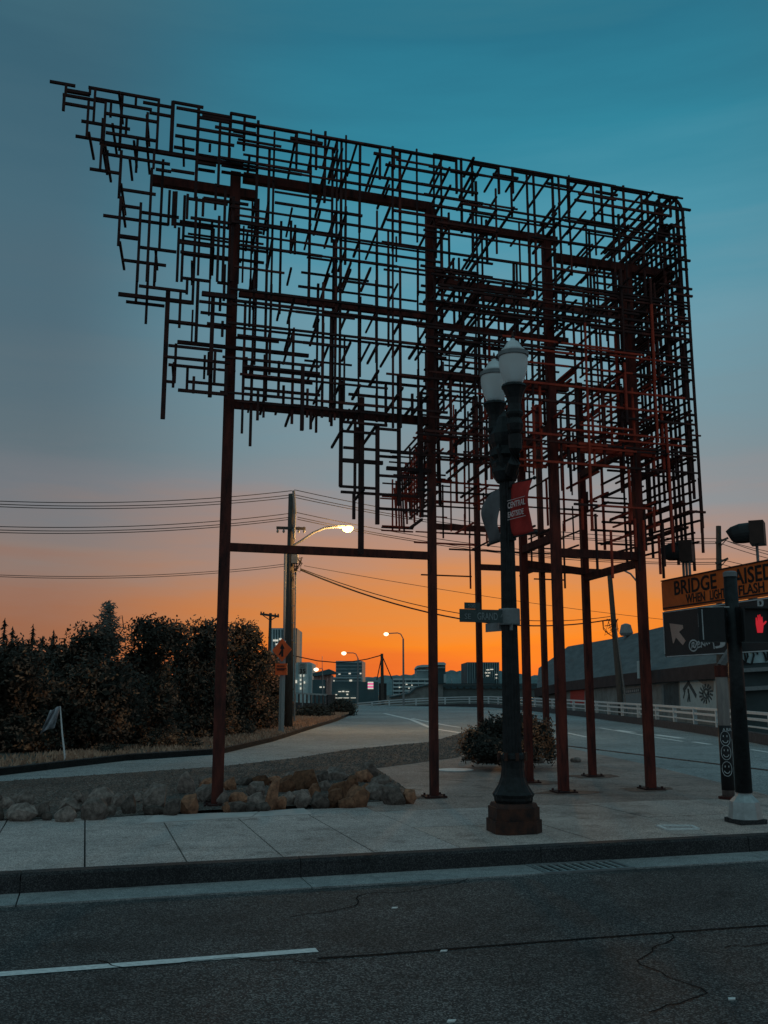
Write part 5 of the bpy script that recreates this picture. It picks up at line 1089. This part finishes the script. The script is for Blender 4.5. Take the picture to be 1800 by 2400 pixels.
# painted wall at the right edge
gw = thing('graffiti_wall', 'pale blue wall with black graffiti and grey ledges at the right edge', 'wall', D(1770, 1600, 36))
def gq(x, y, d=0): return D(x, y, 36 - d)
mb_ = MB(); mb_.prism([gq(x, y) for x, y in ((1728, 1518), (1880, 1500), (1880, 1745), (1732, 1735))], (0, .5, 0)); mb_.build('wall', mat('dark_teal_wall', (.055, .075, .08), .9, scale=1, var=.3), gw)
mb_ = MB(); mb_.prism([gq(x, y, .05) for x, y in ((1730, 1520), (1880, 1514), (1880, 1548), (1733, 1556))], (0, .1, 0)); pn = mb_.build('painted_panel', MURAL, gw)
for y in (1562, 1606): mb_ = MB(); mb_.prism([gq(x, yy, .3) for x, yy in ((1734, y + 5), (1880, y - 4), (1880, y + 6), (1734, y + 14))], (0, .5, 0)); mb_.build('ledge', GALVD, gw)
for pts in ([(1735, 1520), (1745, 1530), (1748, 1550)], [(1750, 1525), (1753, 1538), (1748, 1552)], [(1762, 1518), (1767, 1535), (1762, 1555)], [(1772, 1518), (1776, 1534)], [(1785, 1520), (1793, 1535), (1796, 1550)], [(1798, 1518), (1800, 1548)]):
    mb_ = MB(); mb_.tube([gq(x, y, .1) for x, y in pts], .035, 4); mb_.build('graffiti_line', INK, pn)
mb_ = MB(); mb_.prism([gq(x, y, .07) for x, y in ((1732, 1535), (1748, 1552), (1760, 1555), (1733, 1558))], (0, .05, 0)); mb_.build('graffiti_fill', INK, pn)
# ================================================================== VEGETATION
def crown(blobs, n, size, rr, mats_w):
    """leaf clumps: small bent leaf quads spread through the volume of several blobs"""
    mb_ = MB()
    tot = sum(b[3] * b[4] * b[5] for b in blobs)
    for bl in blobs:
        k = int(n * bl[3] * bl[4] * bl[5] / tot); mb_.m = 0
        for _ in range(k // 7):
            d = Vector((rr.gauss(0, 1), rr.gauss(0, 1), rr.gauss(0, 1))).normalized() * rr.uniform(.1, .8); p = Vector((bl[0] + d.x * bl[3], bl[1] + d.y * bl[4], bl[2] + d.z * bl[5]))
            if p.z < .05: continue
            a = Vector((rr.gauss(0, 1), rr.gauss(0, 1), rr.gauss(0, 1))).normalized(); b = a.orthogonal().normalized(); q = size * rr.uniform(1.6, 2.8)
            mb_._add([p - a * q, p + b * q * .6, p + a * q, p - b * q * .6], [(0, 1, 2, 3)])
        for _ in range(k // 5):
            d = Vector((rr.gauss(0, 1), rr.gauss(0, 1), rr.gauss(0, 1))).normalized(); f = rr.uniform(.35, 1) ** .55 * (1 + .28 * noise.noise(d * 2.2 + Vector((bl[0], bl[1], 0))))
            c = Vector((bl[0] + d.x * f * bl[3], bl[1] + d.y * f * bl[4], bl[2] + d.z * f * bl[5]))
            if c.z < .05: continue
            hue = noise.noise(c * 1.1) + rr.uniform(-.35, .35)
            mb_.m = 0 if hue < mats_w[0] else 1 if hue < mats_w[1] else 2
            for _ in range(5):
                p = c + Vector((rr.gauss(0, 1), rr.gauss(0, 1), rr.gauss(0, 1))) * size * 1.3
                a = Vector((rr.gauss(0, 1), rr.gauss(0, 1), rr.gauss(0, 1))).normalized(); b = a.orthogonal().normalized(); s = size * rr.uniform(.5, 1.2)
                mb_._add([p - a * s, p + b * s * .5, p + a * s, p - b * s * .5], [(0, 1, 2, 3)])
    return mb_
def tree(px, pybase, Y, blobs_px, n, size, name, label, seed_, trunk=True, mats=(LEAFD, LEAFB, LEAFR), mw=(.12, .5), group='trees along the verge', z0=.13, cat='tree'):
    rr = random.Random(seed_); b0 = D(px, 1650, Y); base = Vector((b0.x, Y, z0)); t = thing(name, label, cat, base, group)
    blobs = []
    for (x, y, rx, ry) in blobs_px:
        c = D(x, y, Y + rr.uniform(-.6, .6)); blobs.append((c.x, c.y, c.z, rx * Y / F, max(rx, ry) * Y / F * .9, ry * Y / F))
    crown(blobs, int(n * 1.9), size * .8, rr, mw).build('crown', list(mats), t)
    mb_ = MB()
    if trunk:
        topz = max(b[2] for b in blobs); mid = Vector((base.x + rr.uniform(-.2, .2), Y, base.z + (topz - base.z) * .5)); mb_.tube([base - Vector((0, 0, .1)), base.lerp(mid, .5) + Vector((rr.uniform(-.1, .1), 0, 0)), mid], .13, 8, .08)
        for b in blobs: mb_.tube([mid, mid.lerp(Vector(b[:3]), .6) + Vector((0, 0, .2)), Vector(b[:3]) + Vector((0, 0, b[5] * .5))], .05, 6, .015)
    else:
        for b in blobs: mb_.tube([base, Vector(b[:3])], .03, 5, .01)
    mb_.build('trunk' if trunk else 'stem', BARK, t)
    return t
TG = 'trees along the verge'
tree(40, 1780, 25, [(30, 1560, 75, 60), (70, 1640, 90, 80), (0, 1640, 70, 90), (-40, 1580, 70, 70), (50, 1720, 100, 60)], 6500, .075, 'shrubby_tree', 'dark leafy tree at the left edge of the photo behind the flag', 1)
tree(190, 1775, 26.5, [(215, 1520, 70, 60), (170, 1580, 70, 70), (240, 1600, 80, 70), (200, 1680, 110, 90), (290, 1650, 60, 80)], 8000, .075, 'shrubby_tree', 'tall dark tree with rusty leaves whose peak stands above the flag', 2)
tree(345, 1770, 29, [(355, 1490, 65, 48), (330, 1560, 60, 50), (400, 1500, 55, 50), (300, 1620, 60, 80), (330, 1710, 100, 60), (360, 1640, 60, 60)], 7000, .075, 'shrubby_tree', 'broad dark tree with sky showing through gaps, second left of the first column', 3)
tree(455, 1755, 33, [(470, 1510, 45, 60), (500, 1500, 40, 50), (440, 1560, 45, 50), (480, 1620, 75, 80), (450, 1700, 90, 60)], 6500, .08, 'shrubby_tree', 'dark tree directly behind the first column of the sculpture', 4)
tree(570, 1735, 37, [(560, 1510, 40, 58), (590, 1500, 28, 45), (600, 1560, 48, 50), (560, 1620, 70, 70), (600, 1670, 60, 50), (540, 1700, 60, 50)], 6500, .085, 'shrubby_tree', 'dark brown tree between the first column and the merge sign', 5)
tree(640, 1700, 46, [(630, 1560, 28, 40), (640, 1620, 34, 60), (650, 1665, 36, 40)], 2500, .1, 'shrubby_tree', 'narrow dark tree just behind the orange merge sign', 6)
tree(120, 1770, 31, [(120, 1560, 90, 60), (100, 1640, 100, 90), (240, 1640, 90, 90), (20, 1600, 80, 80), (180, 1700, 120, 60)], 8500, .085, 'hedge_tree', 'dark-leaved tree filling the gap behind the flag', 7, mw=(.6, 1.1))
tree(420, 1760, 40, [(380, 1590, 80, 70), (480, 1600, 90, 80), (560, 1610, 60, 80), (420, 1690, 140, 60), (300, 1660, 100, 80)], 8000, .1, 'hedge_tree', 'unlit dark tree mass behind the sculpture\'s first column', 8, mw=(.6, 1.1))
def conifer(px, py, Y, wpx, label, s):
    rr = random.Random(s); top = D(px, py, Y); base = Vector((top.x, Y, 0)); t = thing('conifer', label, 'tree', base, 'conifers on the skyline')
    mb_ = MB(); H_ = top.z
    for k in range(420):
        f = rr.random() ** .8; z = H_ * (1 - f); rad = wpx * Y / F * f * (.6 + .4 * math.sin(f * 40)) + .04; a = rr.uniform(0, 6.28); l = rr.uniform(.3, 1) * rad
        p = Vector((top.x, Y, z)); q = p + Vector((math.cos(a) * l, math.sin(a) * l, -.12 - .1 * l)); w_ = Vector((-math.sin(a), math.cos(a), 0)) * (.05 + .12 * l)
        mb_._add([p, q + w_, q + Vector((math.cos(a) * .15, math.sin(a) * .15, -.05)), q - w_], [(0, 1, 2, 3)])
    mb_.build('crown', LEAFD, t); mb_ = MB(); mb_.tube([base, top], .1, 6, .015); mb_.build('trunk', BARK, t)
for i, (px, py, wp, lab) in enumerate(((12, 1448, 22, 'jagged conifer top at the left edge of the skyline'), (-12, 1465, 26, 'conifer cut by the left edge of the photo'), (30, 1468, 22, 'conifer beside the jagged one near the left edge'), (78, 1462, 16, 'thin lone conifer tip left of the dense trees'), (126, 1476, 14, 'short conifer tip nearest the tall rusty tree'), (100, 1490, 18, 'low conifer between the two thin tips'))): conifer(px, py, 44, wp * 2.2, lab, 50 + i)
# feathery pale snag on top of the tall tree
t = thing('ragged_treetop', 'ragged grey conifer top standing above the dark trees left of the first column', 'tree', Vector((D(252, 1600, 30).x, 30, .13)))
mb_ = MB(); a = D(254, 1408, 30); mb_.tube([Vector((D(258, 1600, 30).x, 30, .1)), D(256, 1500, 30), a], .05, 8, .012); mb_.build('trunk', BARK, t)
mb_ = MB(); rr = random.Random(9)
for k in range(1500):
    f = rr.random() ** .7; lay = .7 + .3 * math.sin(f * 26); x = 253 + rr.gauss(0, 1) * (5 + 24 * f * lay); y = 1410 + f * 110; p = D(x, y, 30 + rr.gauss(0, .25)); d = Vector((rr.choice((-1, 1)) * rr.uniform(.3, 1), rr.gauss(0, .4), rr.gauss(-.15, .35))).normalized() * rr.uniform(.04, .13); n_ = d.orthogonal().normalized() * .02
    mb_._add([p - d, p + n_, p + d, p - n_], [(0, 1, 2, 3)])
mb_.build('crown', mat('grey_dry_foliage', (.12, .115, .1), .9, scale=4), t)
for (px, py, nm_) in ((232, 1452, 0), (286, 1442, 1), (205, 1470, 2)):
    mb_ = MB(); mb_.tube([D(258, 1520, 30), D(px + 4, py + 30, 30), D(px, py, 30)], .03, 5, .01); mb_.build('branch', BARK, t)
# bush on the plaza, with its three stones
bY = 19.6
tree(1190, 1785, bY, [(1120, 1745, 45, 40), (1160, 1720, 45, 42), (1205, 1715, 55, 45), (1255, 1725, 45, 42), (1190, 1755, 90, 30), (1285, 1755, 22, 30)], 7000, .045, 'plaza_bush', 'rounded dark bush with rusty leaf tips behind the lamp post', 12, False, (mat('bush_leaf', (.03, .028, .022), .7), LEAFB, LEAFR), (.02, .2), None, ZS, 'bush')
for i, (px, py, wp, hp2, lab) in enumerate(((1142, 1788, 46, 28, 'pale grey stone at the left foot of the plaza bush'), (1262, 1788, 28, 18, 'small grey stone at the foot of the bush right of the lamp post'), (1350, 1786, 26, 12, 'flat dark stone right of the bush beside the slim column'), (1094, 1782, 26, 10, 'low dark stone at the left end of the bush'))):
    c = G(px, py, ZS); s = c.y / F; bm = bmesh.new(); bmesh.ops.create_icosphere(bm, subdivisions=3, radius=1)
    for v in bm.verts: p = v.co * (1 + .22 * noise.noise(v.co * 1.5 + Vector((i * 9, 3, 1)))); v.co = (p.x * wp * s / 2, p.y * wp * s / 2.4, p.z * hp2 * s * .6)
    me = bpy.data.meshes.new('stone'); bm.to_mesh(me); bm.free(); me.materials.append(ROCK); o = link('stone', me, None, (c.x, c.y, ZS + hp2 * s * .3)); tag(o, lab, 'stone', 'stones round the plaza bush')
# low shrubs along the verge and at the bridge
for i, (px, py, Y, rx, ry, lab) in enumerate(((370, 1740, 27, 32, 28, 'rusty low shrub on the verge left of the first column'), (430, 1748, 27.5, 34, 18, 'low spreading shrub on the verge by the first column'), (560, 1712, 34, 34, 26, 'low brown shrub on the verge right of the first column'), (250, 1765, 25, 36, 16, 'low weedy shrub on the verge between flag and column'), (800, 1662, 62, 26, 20, 'dark shrub at the end of the bridge balustrade'), (735, 1672, 55, 40, 16, 'dark shrub under the bridge balustrade'), (628, 1692, 40, 18, 26, 'weedy rusty shrub left of the merge sign post'))):
    tree(px, py, Y, [(px, py, rx, ry), (px - rx * .6, py + 4, rx * .6, ry * .7), (px + rx * .6, py + 4, rx * .6, ry * .7)], 1500, .05 * Y / 26, 'verge_shrub', lab, 70 + i, False, group='low shrubs on the verge', mw=((-.1, .2) if i < 4 or i == 6 else (.5, .9)), cat='shrub')
